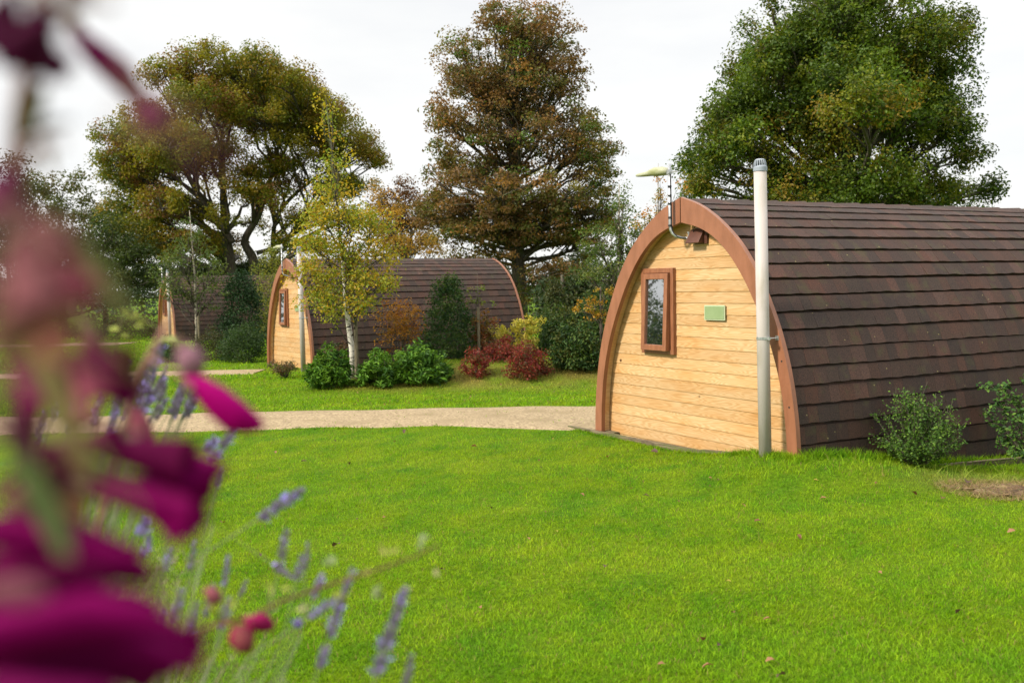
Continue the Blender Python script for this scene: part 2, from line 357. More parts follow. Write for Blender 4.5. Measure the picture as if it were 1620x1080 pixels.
# dense smooth profile (Catmull-Rom)
def dense(P, n=6):
    o = []
    for i in range(len(P) - 1):
        a = P[max(i - 1, 0)]; b = P[i]; c = P[i + 1]; d = P[min(i + 2, len(P) - 1)]
        for k in range(n):
            t = k / n; o.append(.5 * ((2 * b) + (c - a) * t + (2 * a - 5 * b + 4 * c - d) * t * t + (3 * b - a - 3 * c + d) * t ** 3))
    o.append(P[-1]); return np.array(o)
DP = dense(PROF)
DT = np.gradient(DP, axis=0); DT /= np.linalg.norm(DT, axis=1)[:, None]
DN = np.stack([DT[:, 1], -DT[:, 0]], -1)   # outward normal (for right side)
DS = np.concatenate([[0], np.cumsum(np.linalg.norm(np.diff(DP, axis=0), axis=1))])
_IP = DP - DN * .085; _ok = _IP[:, 0] > -.01
def PWI(z): return np.interp(z, _IP[_ok][:, 1], _IP[_ok][:, 0], right=.01)
def PW(z): return np.interp(z, DP[:, 1], DP[:, 0])
def psamp(s):
    return (np.array([np.interp(s, DS, DP[:, 0]), np.interp(s, DS, DP[:, 1])]), np.array([np.interp(s, DS, DN[:, 0]), np.interp(s, DS, DN[:, 1])]))
def in_pod(x, y, mrg=.02, L=5.8):
    r = np.zeros(np.shape(x), bool)
    for (o, a) in PODS:
        A = math.radians(a); dx, dy = x - o[0], y - o[1]
        u = dx * math.sin(A) - dy * math.cos(A); l = dx * math.cos(A) + dy * math.sin(A)
        r |= (abs(u) < 1.6 + mrg) & (l > -mrg) & (l < L + mrg)
    return r

def sweep_profile(mb, offs_out, offs_in, y0, y1, side, s_from=0.0, gap=.0):
    """solid ring segment along the profile; offs_* are functions of s giving inward offset"""
    vs = []; sel = [i for i in range(len(DS)) if DS[i] >= s_from]
    for i in sel:
        p, n = DP[i], DN[i]
        po = p - n * offs_out(DS[i]); pi = p - n * offs_in(DS[i])
        if po[0] < gap: po = np.array([gap, po[1]])
        if pi[0] < gap:
            pi = np.array([gap, pi[1]])
        for q, yy in ((po, y0), (pi, y0), (pi, y1), (po, y1)): vs.append((q[0] * side, yy, q[1]))
    fs = []
    for i in range(len(sel) - 1):
        for k in range(4):
            a, b = i * 4 + k, i * 4 + (k + 1) % 4
            f = (a, b, b + 4, a + 4); fs.append(f if side > 0 else f[::-1])
    e = (len(sel) - 1) * 4
    fs.append((0, 3, 2, 1) if side > 0 else (0, 1, 2, 3)); fs.append((e, e + 1, e + 2, e + 3) if side > 0 else (e, e + 3, e + 2, e + 1))
    mb.add(vs, fs)
STOT = DS[-1]
def tw(s): return .125 + .05 * float(sm(.8, 2.4, s)) + .065 * float(sm(STOT - .75, STOT, s))

def make_pod(label, seed, L=5.6):
    rnd = random.Random(seed); rg = np.random.default_rng(seed)
    root = empty('camping_pod', (0, 0, 0), label, 'camping pod')
    # front wall of lapped boards
    mb = MB(); pitch = .1135; z = -.10; yw = .14
    while z < 2.44:
        z1 = min(z + pitch, 2.46)
        def ww(q): return max(.01, float(PWI(q)))
        a, b = ww(z), ww(z1); c = (rnd.random(), rnd.random(), 0)
        lap = .009; gr = .005
        mb.add([(-a, yw - lap, z + gr), (a, yw - lap, z + gr), (b, yw - .003, z1 - .001), (-b, yw - .003, z1 - .001), (-a, yw + .01, z), (a, yw + .01, z), (b, yw + .01, z1), (-b, yw + .01, z1),
                (-a, yw - lap + .004, z), (a, yw - lap + .004, z)],
               [(0, 1, 2, 3), (8, 9, 1, 0), (4, 5, 9, 8), (3, 2, 6, 7), (1, 9, 5, 6, 2), (0, 3, 7, 4, 8), (5, 4, 7, 6)], c)
        z = z1
    mb.build('wall', M['boards'], root)
    # rear wall
    mb = MB(); z = -.10
    while z < 2.44:
        z1 = min(z + pitch, 2.46); a, b = max(.01, float(PWI(z))), max(.01, float(PWI(z1))); c = (rnd.random(), rnd.random(), 0)
        mb.add([(-a, L - .13, z + .006), (a, L - .13, z + .006), (b, L - .143, z1), (-b, L - .143, z1), (-a, L - .15, z), (a, L - .15, z)], [(1, 0, 3, 2), (0, 1, 5, 4)], c); z = z1
    mb.build('wall', M['boards'], root)
    for sd_ in (-1, 1):
        mb = MB(); sweep_profile(mb, lambda s: 0, tw, 0, .048, sd_, gap=.007); mb.build('arch_trim', M['trim'], root, bevel=.006)
        mb = MB(); sweep_profile(mb, lambda s: .088, lambda s: tw(s) - .028, .05, .128, sd_, gap=.007); mb.build('arch_lining', M['boards'], root)
        mb = MB(); sweep_profile(mb, lambda s: 0, tw, L - .048, L, sd_, gap=.007); mb.build('arch_trim', M['trim'], root, bevel=.006)
    # roof: lapped courses of stone-coated tiles on both flanks, ridge caps on top
    V = []; Fq = []; C = []
    ncourse = 20; s0 = .01; ex = (STOT - .04 - s0) / ncourse; ov = .025
    pal = np.array([(.041, .022, .017), (.036, .021, .016), (.046, .024, .017), (.033, .020, .016), (.052, .025, .017), (.038, .023, .017)])
    for side in (-1, 1):
        for k in range(ncourse):
            sa = s0 + k * ex; sb = min(sa + ex + ov, STOT - .005)
            x = .0485; jit0 = rg.normal(0, .004); t0 = .028 + rg.normal(0, .0015); xoff = rg.uniform(0, .2)
            first = True
            while x < L - .049:
                wdt = rg.uniform(.11, .19) - (xoff * .5 if first else 0); first = False
                x1 = min(x + max(wdt, .06), L - .0485)
                nsub = 3; col = pal[rg.integers(len(pal))] * rg.uniform(.9, 1.1); tt = t0 + rg.normal(0, .0014)
                if rg.random() < .10: col = np.array([.062, .032, .024]) * rg.uniform(.8, 1.1)
                for q in range(nsub):
                    xa = x + (x1 - x) * q / nsub + (.0014 if q == 0 else 0); xb = x + (x1 - x) * (q + 1) / nsub
                    ja = jit0 + .0035 * math.sin(xa * 5 + k * 1.7) + .003 * math.sin(xa * 27 + k * 2); jb = jit0 + .0035 * math.sin(xb * 5 + k * 1.7) + .003 * math.sin(xb * 27 + k * 2)
                    base = len(V)
                    for (xx, jj) in ((xa, ja), (xb, jb)):
                        pl, nl = psamp(sa + jj); pm, nm = psamp(min(sa + ex - .021, STOT)); pg, ng = psamp(min(sa + ex - .0195, STOT)); ph, nh = psamp(sb)
                        for p_, n_, of in ((pl, nl, -.044), (pl, nl, -.038 + tt), (pm, nm, -.019), (pg, ng, -.045), (ph, nh, -.046)):
                            Q = p_ + n_ * of; V.append((max(Q[0], .0) * side, xx, Q[1])); C.append(col)
                    for a_ in range(4):
                        f = (base + a_, base + a_ + 1, base + 5 + a_ + 1, base + 5 + a_)
                        Fq.append(f if side < 0 else f[::-1])
                    # side cheeks
                    if q == 0: Fq.append((base, base + 1, base + 2, base + 3))
                    if q == nsub - 1: Fq.append((base + 8, base + 7, base + 6, base + 5))
                x = x1
        # deck beneath
        base = len(V); sel = list(range(0, len(DS), 2)) + [len(DS) - 1]
        for i in sel:
            Q = DP[i] - DN[i] * .050
            for yy in (.05, L - .05): V.append((max(Q[0], 0) * side, yy, Q[1])); C.append(pal[0] * .5)
        for i in range(len(sel) - 1):
            a = base + 2 * i; Fq.append((a, a + 1, a + 3, a + 2))
    roof = link('roof', mesh_np('roof', V, Fq, np.array(C)), M['tiles'], root)
    mb = MB(); x = .05
    while x < L - .05:
        x1 = min(x + .40, L - .05); t = .0
        za, zb = 2.535, 2.548
        col = tuple(pal[rg.integers(4)] * rg.uniform(1.0, 1.3))
        mb.add([(-.15, x, 2.468), (0, x, 2.532), (.15, x, 2.468), (-.15, x1 + .03, 2.482), (0, x1 + .03, 2.546), (.15, x1 + .03, 2.482),
                (-.15, x, 2.455), (.15, x, 2.455), (-.15, x1 + .03, 2.455), (.15, x1 + .03, 2.455)],
               [(0, 1, 4, 3), (1, 2, 5, 4), (0, 3, 8, 6), (2, 7, 9, 5), (3, 4, 5, 9, 8), (1, 0, 6, 7, 2)], col)
        x = x1
    mb.build('ridge_cap', M['tiles'], roof)
    # window
    wx0, wx1, wz0, wz1 = -.811, -.252, .955, 1.853
    mb = MB(); y0, y1 = .092, .145; fw_ = .05
    mb.box(wx0, wx0 + fw_, y0, y1, wz0, wz1); mb.box(wx1 - fw_, wx1, y0, y1, wz0, wz1)
    mb.box(wx0 + fw_, wx1 - fw_, y0, y1, wz1 - fw_, wz1); mb.box(wx0 + fw_, wx1 - fw_, y0, y1, wz0, wz0 + fw_)
    win = mb.build('window', M['frame'], root, bevel=.004)
    mb = MB(); a0, a1, c0, c1 = wx0 + fw_ + .002, wx1 - fw_ - .006, wz0 + fw_ - .012, wz1 - fw_ - .004; sw = .06
    mb.box(a0, a0 + sw, .080, .128, c0, c1); mb.box(a1 - sw, a1, .070, .128, c0, c1)
    mb.box(a0 + sw, a1 - sw, .077, .128, c1 - sw, c1); mb.box(a0 + sw, a1 - sw, .077, .128, c0, c0 + sw)
    def ajar(v): return [(a, b - (c1 - c) * math.tan(math.radians(2.5)) - .004, c) for a, b, c in v]
    mb.v = ajar(mb.v); mb.build('sash', M['frame'], win, bevel=.004)
    mb = MB(); mb.box(a0 + sw - .003, a1 - sw + .003, .102, .112, c0 + sw - .003, c1 - sw + .003); mb.v = ajar(mb.v); mb.build('pane', M['glass'], win)
    # plaque
    mb = MB(); mb.box(.224, .529, .108, .122, 1.326, 1.473); pq = mb.build('plaque', M['plaquerim'], root, bevel=.002)
    mb = MB(); mb.box(.237, .516, .104, .1078, 1.338, 1.461); mb.build('plaque_face', M['plaque'], pq)
    # hooded wall vent
    mb = MB()
    mb.box(.085, .275, .108, .13, 2.075, 2.235)
    mb.add([(.03, .03, 2.09), (.235, .03, 2.09), (.235, .107, 2.225), (.03, .107, 2.225), (.03, .107, 2.085), (.235, .107, 2.085), (.03, .045, 2.085), (.235, .045, 2.085)],
           [(0, 1, 2, 3), (1, 7, 5, 2), (0, 3, 4, 6), (4, 5, 7, 6), (0, 6, 7, 1)])
    mb.build('wall_vent', M['vent'], root, bevel=.003)
    # soil vent pipe with cap and clamp
    bx, tx = 1.331, 1.281
    mb = MB(); mb.tube([(bx, -.12, -.1), (tx, -.12, 2.68)], .056, 28); pp = mb.build('vent_pipe', M['pipe'], root, smooth=False)
    for p_ in pp.data.polygons: p_.use_smooth = len(p_.vertices) == 4
    mb = MB(); mb.tube([(tx + .001, -.12, 2.66), (tx + .001, -.12, 2.695), (tx, -.12, 2.70)], [.061, .061, .056], 28)
    for k in range(16):
        a = 2 * math.pi * k / 16; c_, s_ = math.cos(a), math.sin(a)
        mb.tube([(tx + .052 * c_, -.12 + .052 * s_, 2.695), (tx + .050 * c_, -.12 + .050 * s_, 2.73), (tx + .040 * c_, -.12 + .040 * s_, 2.76)], .0045, 5)
    mb.tube([(tx, -.12, 2.756), (tx, -.12, 2.762), (tx, -.12, 2.768)], [.044, .043, .03], 24)
    mb.build('vent_cap', M['cap'], pp)
    mb = MB(); cx_ = bx + (tx - bx) * 1.29 / 2.78; zc = 1.195
    mb.tube([(cx_, -.12, zc - .012), (cx_, -.12, zc + .012)], .0595, 28)
    mb.box(cx_ + .05, cx_ + .085, -.128, -.112, zc - .013, zc + .013)
    mb.tube([(cx_ + .068, -.12, zc), (cx_ + .05, .0, zc)], .006, 8); mb.box(cx_ + .03, cx_ + .07, -.006, .001, zc - .02, zc + .02)
    mb.build('pipe_clamp', M['metal'], pp)
    # aerial on a cranked mast fixed to the gable
    path = [(-.103, -.05, 2.885), (-.103, -.05, 2.28), (-.100, -.046, 2.235), (-.088, -.034, 2.195), (-.066, -.01, 2.165), (-.035, .03, 2.148), (-.012, .075, 2.141), (-.006, .13, 2.140)]
    mb = MB(); mb.tube(path, .016, 10); ms = mb.build('aerial_mast', M['metal'], root, smooth=True)
    cp = [(p_[0] + .019, p_[1] + .006, p_[2] - .006) for p_ in path[:-1]]
    mb = MB(); mb.tube([(-.09, -.05, 2.80)] + cp[1:], .0065, 7)
    mb.tube([(.10, .105, 2.30), (.115, .085, 2.24), (.105, .075, 2.22), (.09, .10, 2.18)], .004, 6)
    for zz in (2.65, 2.56, 2.48, 2.34, 2.42 - .16): mb.tube([(-.099, -.053, zz), (-.099, -.053, zz + .02)], .020, 10)
    mb.build('cable', M['cable'], ms)
    mb = MB(); mb.box(-.035, -.005, .118, .128, 2.09, 2.20); mb.tube([(-.02, .119, 2.195), (-.02, .119, 2.205)], .016, 8); mb.box(-.045, .02, .07, .118, 2.13, 2.152)
    mb.build('mast_bracket', M['metal'], ms)
    # enclosed aerial head: long flat shell with raised back
    hx = [-.665, -.64, -.58, -.50, -.42, -.36, -.30, -.22, -.16, -.125]
    zt = [2.853, 2.862, 2.866, 2.868, 2.874, 2.890, 2.898, 2.896, 2.880, 2.860]
    zb = [2.846, 2.836, 2.830, 2.826, 2.822, 2.815, 2.808, 2.806, 2.808, 2.82]
    hw = [.012, .03, .045, .055, .062, .07, .072, .07, .06, .03]
    vs = []; n = 12
    for a_, t_, b_, w_ in zip(hx, zt, zb, hw):
        for k in range(n):
            th = 2 * math.pi * k / n; cz = math.sin(th); cy = math.cos(th)
            vs.append((a_, -.05 + w_ * (abs(cy) ** .6) * (1 if cy > 0 else -1), (t_ + b_) / 2 + (t_ - b_) / 2 * (abs(cz) ** .8) * (1 if cz > 0 else -1)))
    fs = [(i * n + k, (i + 1) * n + k, (i + 1) * n + (k + 1) % n, i * n + (k + 1) % n) for i in range(len(hx) - 1) for k in range(n)]
    fs += [tuple(range(n)), tuple((len(hx) - 1) * n + k for k in range(n))[::-1]]
    vs = [(v[0], v[1] , (v[2] - 2.85) * 1.0 + 2.825) for v in vs]
    mb = MB(); mb.add(vs, fs); mb.build('aerial', M['aerial'], ms, smooth=True)
    mb = MB(); mb.tube([(-.13, -.05, 2.805), (.03, -.05, 2.80)], .007, 8); mb.box(-.125, -.08, -.072, -.028, 2.785, 2.825)
    mb.tube([(-.30, -.05, 2.77), (-.295, -.05, 2.735), (-.28, -.05, 2.725), (-.18, -.05, 2.79)], .004, 6)
    mb.build('aerial_clamp', M['metal'], ms)
    # base beam
    mb = MB(); mb.box(-1.50, 1.50, .16, .26, -.2, .015); mb.box(-1.56, -1.30, .055, .137, -.12, .030); mb.box(1.45, 1.55, .3, L - .3, -.2, 0); mb.box(-1.55, -1.45, .3, L - .3, -.2, 0)
    mb.build('base_beam', M['sleeper'], root)
    # screws
    for z_ in (.59, .99, 1.5):
        mb = MB(); xx = float(PW(z_)) - .055; mb.tube([(xx, -.002, z_), (xx, .006, z_)], .009, 10); mb.build('screw', M['cable'], root)
    return root
def copy_tree(o, parent=None):
    c = o.copy(); COL.objects.link(c); c.parent = parent
    for ch in list(o.children): copy_tree(ch, c)
    return c
pod_labels = ['large nearest camping pod with pine gable, copper brown arch trim and brown tiled roof',
              'camping pod in the middle distance behind the birch and red shrubs',
              'small farthest camping pod at the left, half hidden by a young tree']
p0 = make_pod(pod_labels[0], 4)
for i, (o, a) in enumerate(PODS):
    p = p0 if i == 0 else copy_tree(p0)
    p['label'] = pod_labels[i]; p['group'] = 'arched camping pods'
    p.location = o; p.rotation_euler = (0, 0, math.radians(a - 90)); p['category'] = 'camping pod'
def podw(x, y, z, i=0):
    o, a = PODS[i]; A = math.radians(a)
    return np.array([o[0] + x * math.sin(A) + y * math.cos(A), o[1] - x * math.cos(A) + y * math.sin(A), o[2] + z])
# timber edging along the foot of the near pod
def sleeper(p, q, zt, label, hgt=.16, th=.05):
    p = np.array(p, float); q = np.array(q, float); d = q - p; L = np.linalg.norm(d[:2]); mb = MB(); n = 8; rr = random.Random(int(L * 1000))
    for i in range(n):
        a, b = L * i / n, L * (i + 1) / n; ha = rr.uniform(-.004, .004)
        mb.box(a, b, -th / 2, th / 2, -hgt, ha * .3)
    o = mb.build('timber_edging', M['sleeper'], None); o.location = (p[0], p[1], zt); o.rotation_euler = (0, -math.atan2(q[2] - p[2], L), math.atan2(d[1], d[0]))
    return tag(o, label, 'edging')
a_, b_ = podw(-2.1, -.04, 0), podw(.35, -.04, 0)
sleeper((*a_[:2], 0), (*b_[:2], .03), .028, 'weathered timber edging board where lawn meets the near pod gable')
a_, b_ = podw(.37, -.05, 0), podw(1.1, -.05, 0)
sleeper((*a_[:2], 0), (*b_[:2], .05), .075, 'short darker timber edging board below the plaque side of the gable')
a_, b_ = podw(1.72, .6, 0), podw(1.80, 4.6, 0)
sleeper((*a_[:2], 0), (*b_[:2], -.16), -.0, 'thin timber edging board along the tiled flank behind the small bush')

# ------------------------------------------------------------------ foliage
def norm(v): return v / (np.linalg.norm(v, axis=-1, keepdims=True) + 1e-9)
def leaf_quads(P, Nn, size, rg, aspect=.55, fold=.25, T=None):
    n = len(P)
    if T is None: T = rg.normal(size=(n, 3))
    Nn = norm(Nn); T = T - Nn * (T * Nn).sum(1, keepdims=True); T = norm(T); B = np.cross(Nn, T)
    s = np.asarray(size).reshape(-1, 1) * np.ones((n, 1))
    base = P - T * s * .5; tip = P + T * s * .5 - Nn * s * fold * .4
    l = P + B * s * aspect * .5 + Nn * s * fold * .25; r = P - B * s * aspect * .5 + Nn * s * fold * .25
    return np.stack([base, r, tip, l], 1).reshape(-1, 3)
def quadF(n): return np.arange(n * 4, dtype=np.int32).reshape(-1, 4)
def pick(pal, rg, n, w=None):
    pal = np.array(pal); return pal[rg.choice(len(pal), n, p=w)]
def crown(clumps, rad, per, size, pal, rg, flat=.62, up=.55, out=.6, jit=.22, hueclump=.7, aspect=.6, wts=None, palc=None):
    M_ = len(clumps); n = M_ * per
    ci = np.repeat(np.arange(M_), per)
    d = norm(rg.normal(size=(n, 3))); r = rg.random(n) ** .45
    R = np.asarray(rad).reshape(-1, 1) * np.ones((M_, 1)) * rg.uniform(.75, 1.25, (M_, 1))
    off = d * r[:, None] * R[ci] * np.array([1, 1, flat])
    off[:, 2] -= .25 * (off[:, 0] ** 2 + off[:, 1] ** 2) / (R[ci, 0] + 1e-6)
    P = clumps[ci] + off
    Nn = d * out + np.array([0, 0, up]) + rg.normal(size=(n, 3)) * .55
    sz = size * rg.uniform(.65, 1.3, n)
    V = leaf_quads(P, Nn, sz, rg, aspect)
    cc = palc if palc is not None else pick(pal, rg, M_, wts)
    lc = pick(pal, rg, n, wts)
    mixm = (rg.random(n) < hueclump)[:, None]
    c = np.where(mixm, cc[ci], lc) * rg.uniform(1 - jit, 1 + jit, (n, 1))
    return V, np.repeat(c, 4, axis=0)
def limb(mb, a, b, ra, rb, rg, seg=5, sag=.12, n=6):
    a = np.array(a, float); b = np.array(b, float); L = np.linalg.norm(b - a); pts = []
    bow = rg.normal(size=3) * L * .05; bow[2] = L * sag
    for i in range(seg + 1):
        t = i / seg; pts.append(a + (b - a) * t + bow * math.sin(math.pi * t) + (rg.normal(size=3) * L * .018 if 0 < i < seg else 0))
    mb.tube(pts, [ra + (rb - ra) * (i / seg) for i in range(seg + 1)], n)
    return pts
def tree(name, label, cat, base, lobes, trunk, pal, leaf, nclump, per, crad, seed, bark='bark', group=None, depthf=.75, twig=.02, wts=None, flat=.6, palf=None, mat='leaf', shell=.55, trunk_r=None, mirror=True, attach=.55, limb_r=None, twigp=.6, zlow=0, forks=(), bow=-.04, shrink=0):
    """lobes: photo-pixel ellipses (px, py, rx, ry, dy, weight[, density]) at the tree's own distance"""
    rg = np.random.default_rng(seed)
    base = np.array(base, float); Yd = base[1]; k = Yd / FPX
    root = empty(name, base, label, cat, group)
    L = []
    for lb in lobes:
        px, py, rx, ry = lb[:4]; dy = lb[4] if len(lb) > 4 else 0; wt = lb[5] if len(lb) > 5 else 1
        c = at(px, py, Yd) - base; rxx, rzz = max(rx * k - shrink * crad, rx * k * .4), max(ry * k - shrink * crad, ry * k * .4); ryy = (rxx + rzz) * .5
        L.append([c + np.array([0, dy, 0]), np.array([rxx, ryy, rzz]), wt * rx * ry])
    cx = np.average([l[0][0] for l in L], weights=[l[2] for l in L]); hw = max(abs(l[0][0] - cx) + l[1][0] for l in L)
    tb = MB()
    tp = [np.array(p, float) for p in trunk]    # (x, y, z, r) relative to base
    stems_ = [tp]
    for fk in forks:
        fp = [np.append(at(px_, py_, Yd) - base + np.array([0, dy_, 0]), r_ * .8) for (px_, py_, r_, dy_) in fk]; fp = list(dense(np.array(fp), 5)); stems_.append(fp)
    clumps = []; cols = []
    tot = sum(l[2] for l in L)
    for (c, r, wt) in L:
        reach = math.sqrt(max(0, hw * hw - (c[0] - cx) ** 2)) * depthf
        m = max(3, int(nclump * wt / tot))
        # limb from the trunk
        subs = [0.0] if not mirror else [rg.uniform(-.9, -.35), rg.uniform(.2, .75)]
        for dd in subs:
            cc = c + np.array([0, dd * max(0, reach - r[1] * .5), 0])
            def sx_(st, z): return np.interp(z, [p[2] for p in st], [p[0] for p in st])
            st = min(stems_, key=lambda q: abs(sx_(q, cc[2] * .6) - cc[0]) + (0 if q is stems_[0] else -.2)) if forks else tp
            tp0 = tp; tp = st
            hz = max(tp[0][2] + (tp[-1][2] - tp[0][2]) * .12, min(tp[-1][2], cc[2] * attach + rg.uniform(-.3, .3)))
            zz = [p[2] for p in tp]; ax = np.interp(hz, zz, [p[0] for p in tp]); ay = np.interp(hz, zz, [p[1] for p in tp]); ar = np.interp(hz, zz, [p[3] for p in tp])
            lr = (limb_r or ar * .5)
            tp = tp0
            pts = limb(tb, (ax, ay, hz), cc - np.array([0, 0, r[2] * .3]), min(ar * .75, lr), max(twig, lr * .3), rg, 6, bow, 6)
            mm = m // len(subs) + 1
            for q in range(mm):
                d = norm(rg.normal(size=3)); d[2] = d[2] * .9 + .12
                rr = rg.uniform(shell, 1.0); p = cc + d * r * rr
                if p[2] < zlow: continue
                clumps.append(p)
                if palf is not None: cols.append(palf(p, rg))
                if rg.random() < twigp:
                    s_ = pts[rg.integers(3, 7)]; limb(tb, s_, p - np.array([0, 0, crad * .2]), twig * 1.2, twig * .35, rg, 3, .06, 4)
    tb.build('branches', M['bark' if bark in ('birch', 'palebark') else bark], root, smooth=True)
    sb = MB(); up = [i for i, p in enumerate(tp) if p[2] > 2.2] if bark == 'birch' else []
    cut = (up[0] if up else len(tp))
    sb.tube([p[:3] for p in tp[:cut]], [p[3] for p in tp[:cut]], 12); sb.build('trunk', M[bark], root, smooth=True)
    for fp in stems_[1:]:
        sb = MB(); sb.tube([p[:3] for p in fp], [p[3] for p in fp], 10); sb.build('trunk', M[bark], root, smooth=True)
    if cut < len(tp):
        sb = MB(); sb.tube([p[:3] for p in tp[cut - 1:]], [p[3] * .97 for p in tp[cut - 1:]], 8); sb.build('leader', M['bark'], root, smooth=True)
    clumps = np.array(clumps)
    V, C = crown(clumps, crad, per, leaf, pal, rg, wts=wts, flat=flat, palc=np.array(cols) if palf is not None else None)
    link('crown', mesh_np('crown', V, quadF(len(V) // 4), C), M[mat], root)
    return root

# colour palettes (linear)
OLIVE = [(.20, .185, .010), (.235, .195, .010), (.15, .17, .010), (.235, .155, .014), (.12, .15, .010)]
RUST = [(.21, .115, .034), (.165, .10, .032), (.25, .125, .028), (.13, .105, .026), (.105, .115, .022), (.175, .105, .052)]
GREEN = [(.085, .140, .010), (.11, .165, .010), (.065, .115, .010), (.15, .175, .010), (.055, .10, .012)]
YELLOW = [(.36, .27, .02), (.42, .28, .02), (.28, .27, .025), (.20, .24, .025)]
DKGREEN = [(.042, .070, .014), (.055, .080, .016), (.032, .055, .014), (.075, .085, .016)]

# --- the three big trees
bA = at(388, 452, 55); bA[2] = float(gz(bA[0], bA[1]))
lobA = [(385, 118, 95, 38), (295, 135, 55, 38), (470, 150, 65, 45), (255, 195, 50, 42), (195, 220, 42, 45), (215, 290, 52, 45), (205, 345, 48, 38, 0, .8), (325, 250, 78, 50, -3, 1.3), (430, 190, 85, 40, -2), (530, 195, 55, 50),
        (535, 240, 45, 36, 0, .7), (592, 250, 34, 24), (345, 180, 70, 40, -3), (470, 255, 60, 32, 0, .45), (400, 270, 55, 25, 0, .35), (295, 330, 55, 40, -1, .8), (235, 395, 55, 32, 0, .8), (470, 330, 40, 25, 0, .3), (330, 400, 60, 25, 2, .5), (540, 300, 40, 18, 0, .3), (430, 305, 55, 30, 0, .8), (480, 345, 50, 28, 0, .55), (560, 290, 44, 28, 0, .8), (510, 290, 60, 30, 1, .6), (560, 340, 40, 26, 0, .4), (420, 270, 60, 40, 1, .7), (380, 345, 45, 30, 1, .4), (520, 385, 40, 24, 0, .35), (440, 235, 70, 35, 1, .5), (300, 382, 55, 30), (470, 388, 50, 26, 0, .6), (345, 378, 45, 26, 1, .7), (340, 130, 60, 40), (430, 128, 60, 40), (500, 165, 50, 45), (250, 250, 60, 50, 1), (300, 215, 70, 50, 1), (385, 165, 110, 50, 2), (480, 205, 80, 45, 1), (570, 225, 35, 32), (200, 270, 45, 50), (260, 330, 60, 45, 1), (365, 300, 60, 32, 1, .6), (240, 370, 60, 45)]
def palA(p, rg):
    h = math.sin(p[0] * .9 + p[2] * .7) + rg.normal() * .5
    c = OLIVE[rg.integers(len(OLIVE))]
    if h > .9: c = (.19, .095, .028)
    if p[0] < -5.5 and rg.random() < .6: c = (.105, .135, .016)
    return c
tree('sycamore_tree', 'huge dome-shaped tree with olive gold autumn leaves behind the middle and far pods', 'tree', bA, lobA,
     [(-.7, 0, -.1, .52), (-.75, 0, 1.5, .42), (-.8, 0, 3.2, .36), (-1.0, .2, 5, .26), (-1.1, .2, 7, .18), (-.9, 0, 10, .07)], OLIVE, .135, 1750, 110, .58, 11, palf=palA, depthf=.62, flat=.8, twig=.03, attach=.68, shell=.5, twigp=.5, limb_r=.13, bow=.07, shrink=.8,
     forks=([(402, 456, .42, .3), (398, 410, .33, .3), (385, 380, .26, .3), (408, 340, .2, .2), (425, 290, .15, 0), (450, 240, .1, 0), (470, 180, .05, 0)], [(372, 385, .22, -.3), (350, 350, .17, -.5), (320, 310, .13, -.8), (295, 260, .09, -1)],
            [(428, 456, .22, 1), (425, 390, .18, 1), (432, 340, .14, 1), (470, 300, .11, .5), (520, 270, .07, 0), (560, 250, .04, 0)], [(404, 400, .16, .3), (440, 385, .12, .3), (500, 330, .09, 0), (560, 275, .05, 0)]))
# second stem of the same group
b2 = bA + np.array([-1.1, .8, 0])
bB = at(822, 470, 48); bB[2] = float(gz(bB[0], bB[1]))
lobB = [(815, 42, 62, 40, 0, 1.2), (735, 95, 48, 50, 0, .7), (868, 75, 42, 45, 0, 1.1), (790, 125, 75, 45), (865, 165, 60, 42), (745, 190, 55, 45, 0, .6), (820, 215, 85, 42, -1), (905, 235, 55, 42), (735, 262, 50, 38, 0, .7), (700, 290, 30, 28, 0, .6),
        (790, 310, 105, 42, -2), (905, 310, 62, 42), (690, 345, 45, 34, 0, .8), (950, 280, 24, 38, 0, .7), (745, 372, 70, 26), (860, 365, 75, 36), (930, 375, 42, 36), (860, 432, 50, 20, 0, .7), (660, 335, 26, 22, 0, .5), (790, 265, 90, 40, 1, .8), (760, 415, 75, 26), (900, 435, 50, 32), (835, 458, 60, 20, 0, .7), (940, 330, 42, 40), (715, 330, 40, 36), (960, 345, 26, 30), (712, 185, 34, 38), (925, 205, 42, 42), (760, 140, 65, 42), (893, 120, 34, 38), (940, 250, 38, 38), (705, 240, 30, 34), (825, 60, 60, 45), (820, 140, 85, 60), (850, 350, 110, 50), (760, 345, 90, 45)]
def palB(p, rg):
    c = np.array(RUST[rg.integers(len(RUST))]) * (1 + .3 * math.sin(p[0] * 1.1 + p[2] * .9) * math.sin(p[1] + p[2] * .7))
    if math.sin(p[0] * .7 + p[2] * 1.2 + 2 + p[1]) > .7 or p[0] > 3: c = c * np.array([.75, 1.2, .8])
    return c
tree('beech_tree', 'tall tree with rust brown autumn leaves and thin crown top between the pods', 'tree', bB, lobB,
     [(0, 0, -.1, .42), (0, 0, 2, .34), (-.1, 0, 5, .26), (-.2, .1, 8, .18), (-.3, 0, 11.5, .09), (-.3, 0, 13.2, .03)], RUST, .14, 1250, 80, .60, 23, palf=palB, depthf=.62, flat=.5, twig=.035, attach=.72, shell=.45, limb_r=.1, twigp=.7)
bC = at(1335, 470, 36); bC[2] = float(gz(bC[0], bC[1]))
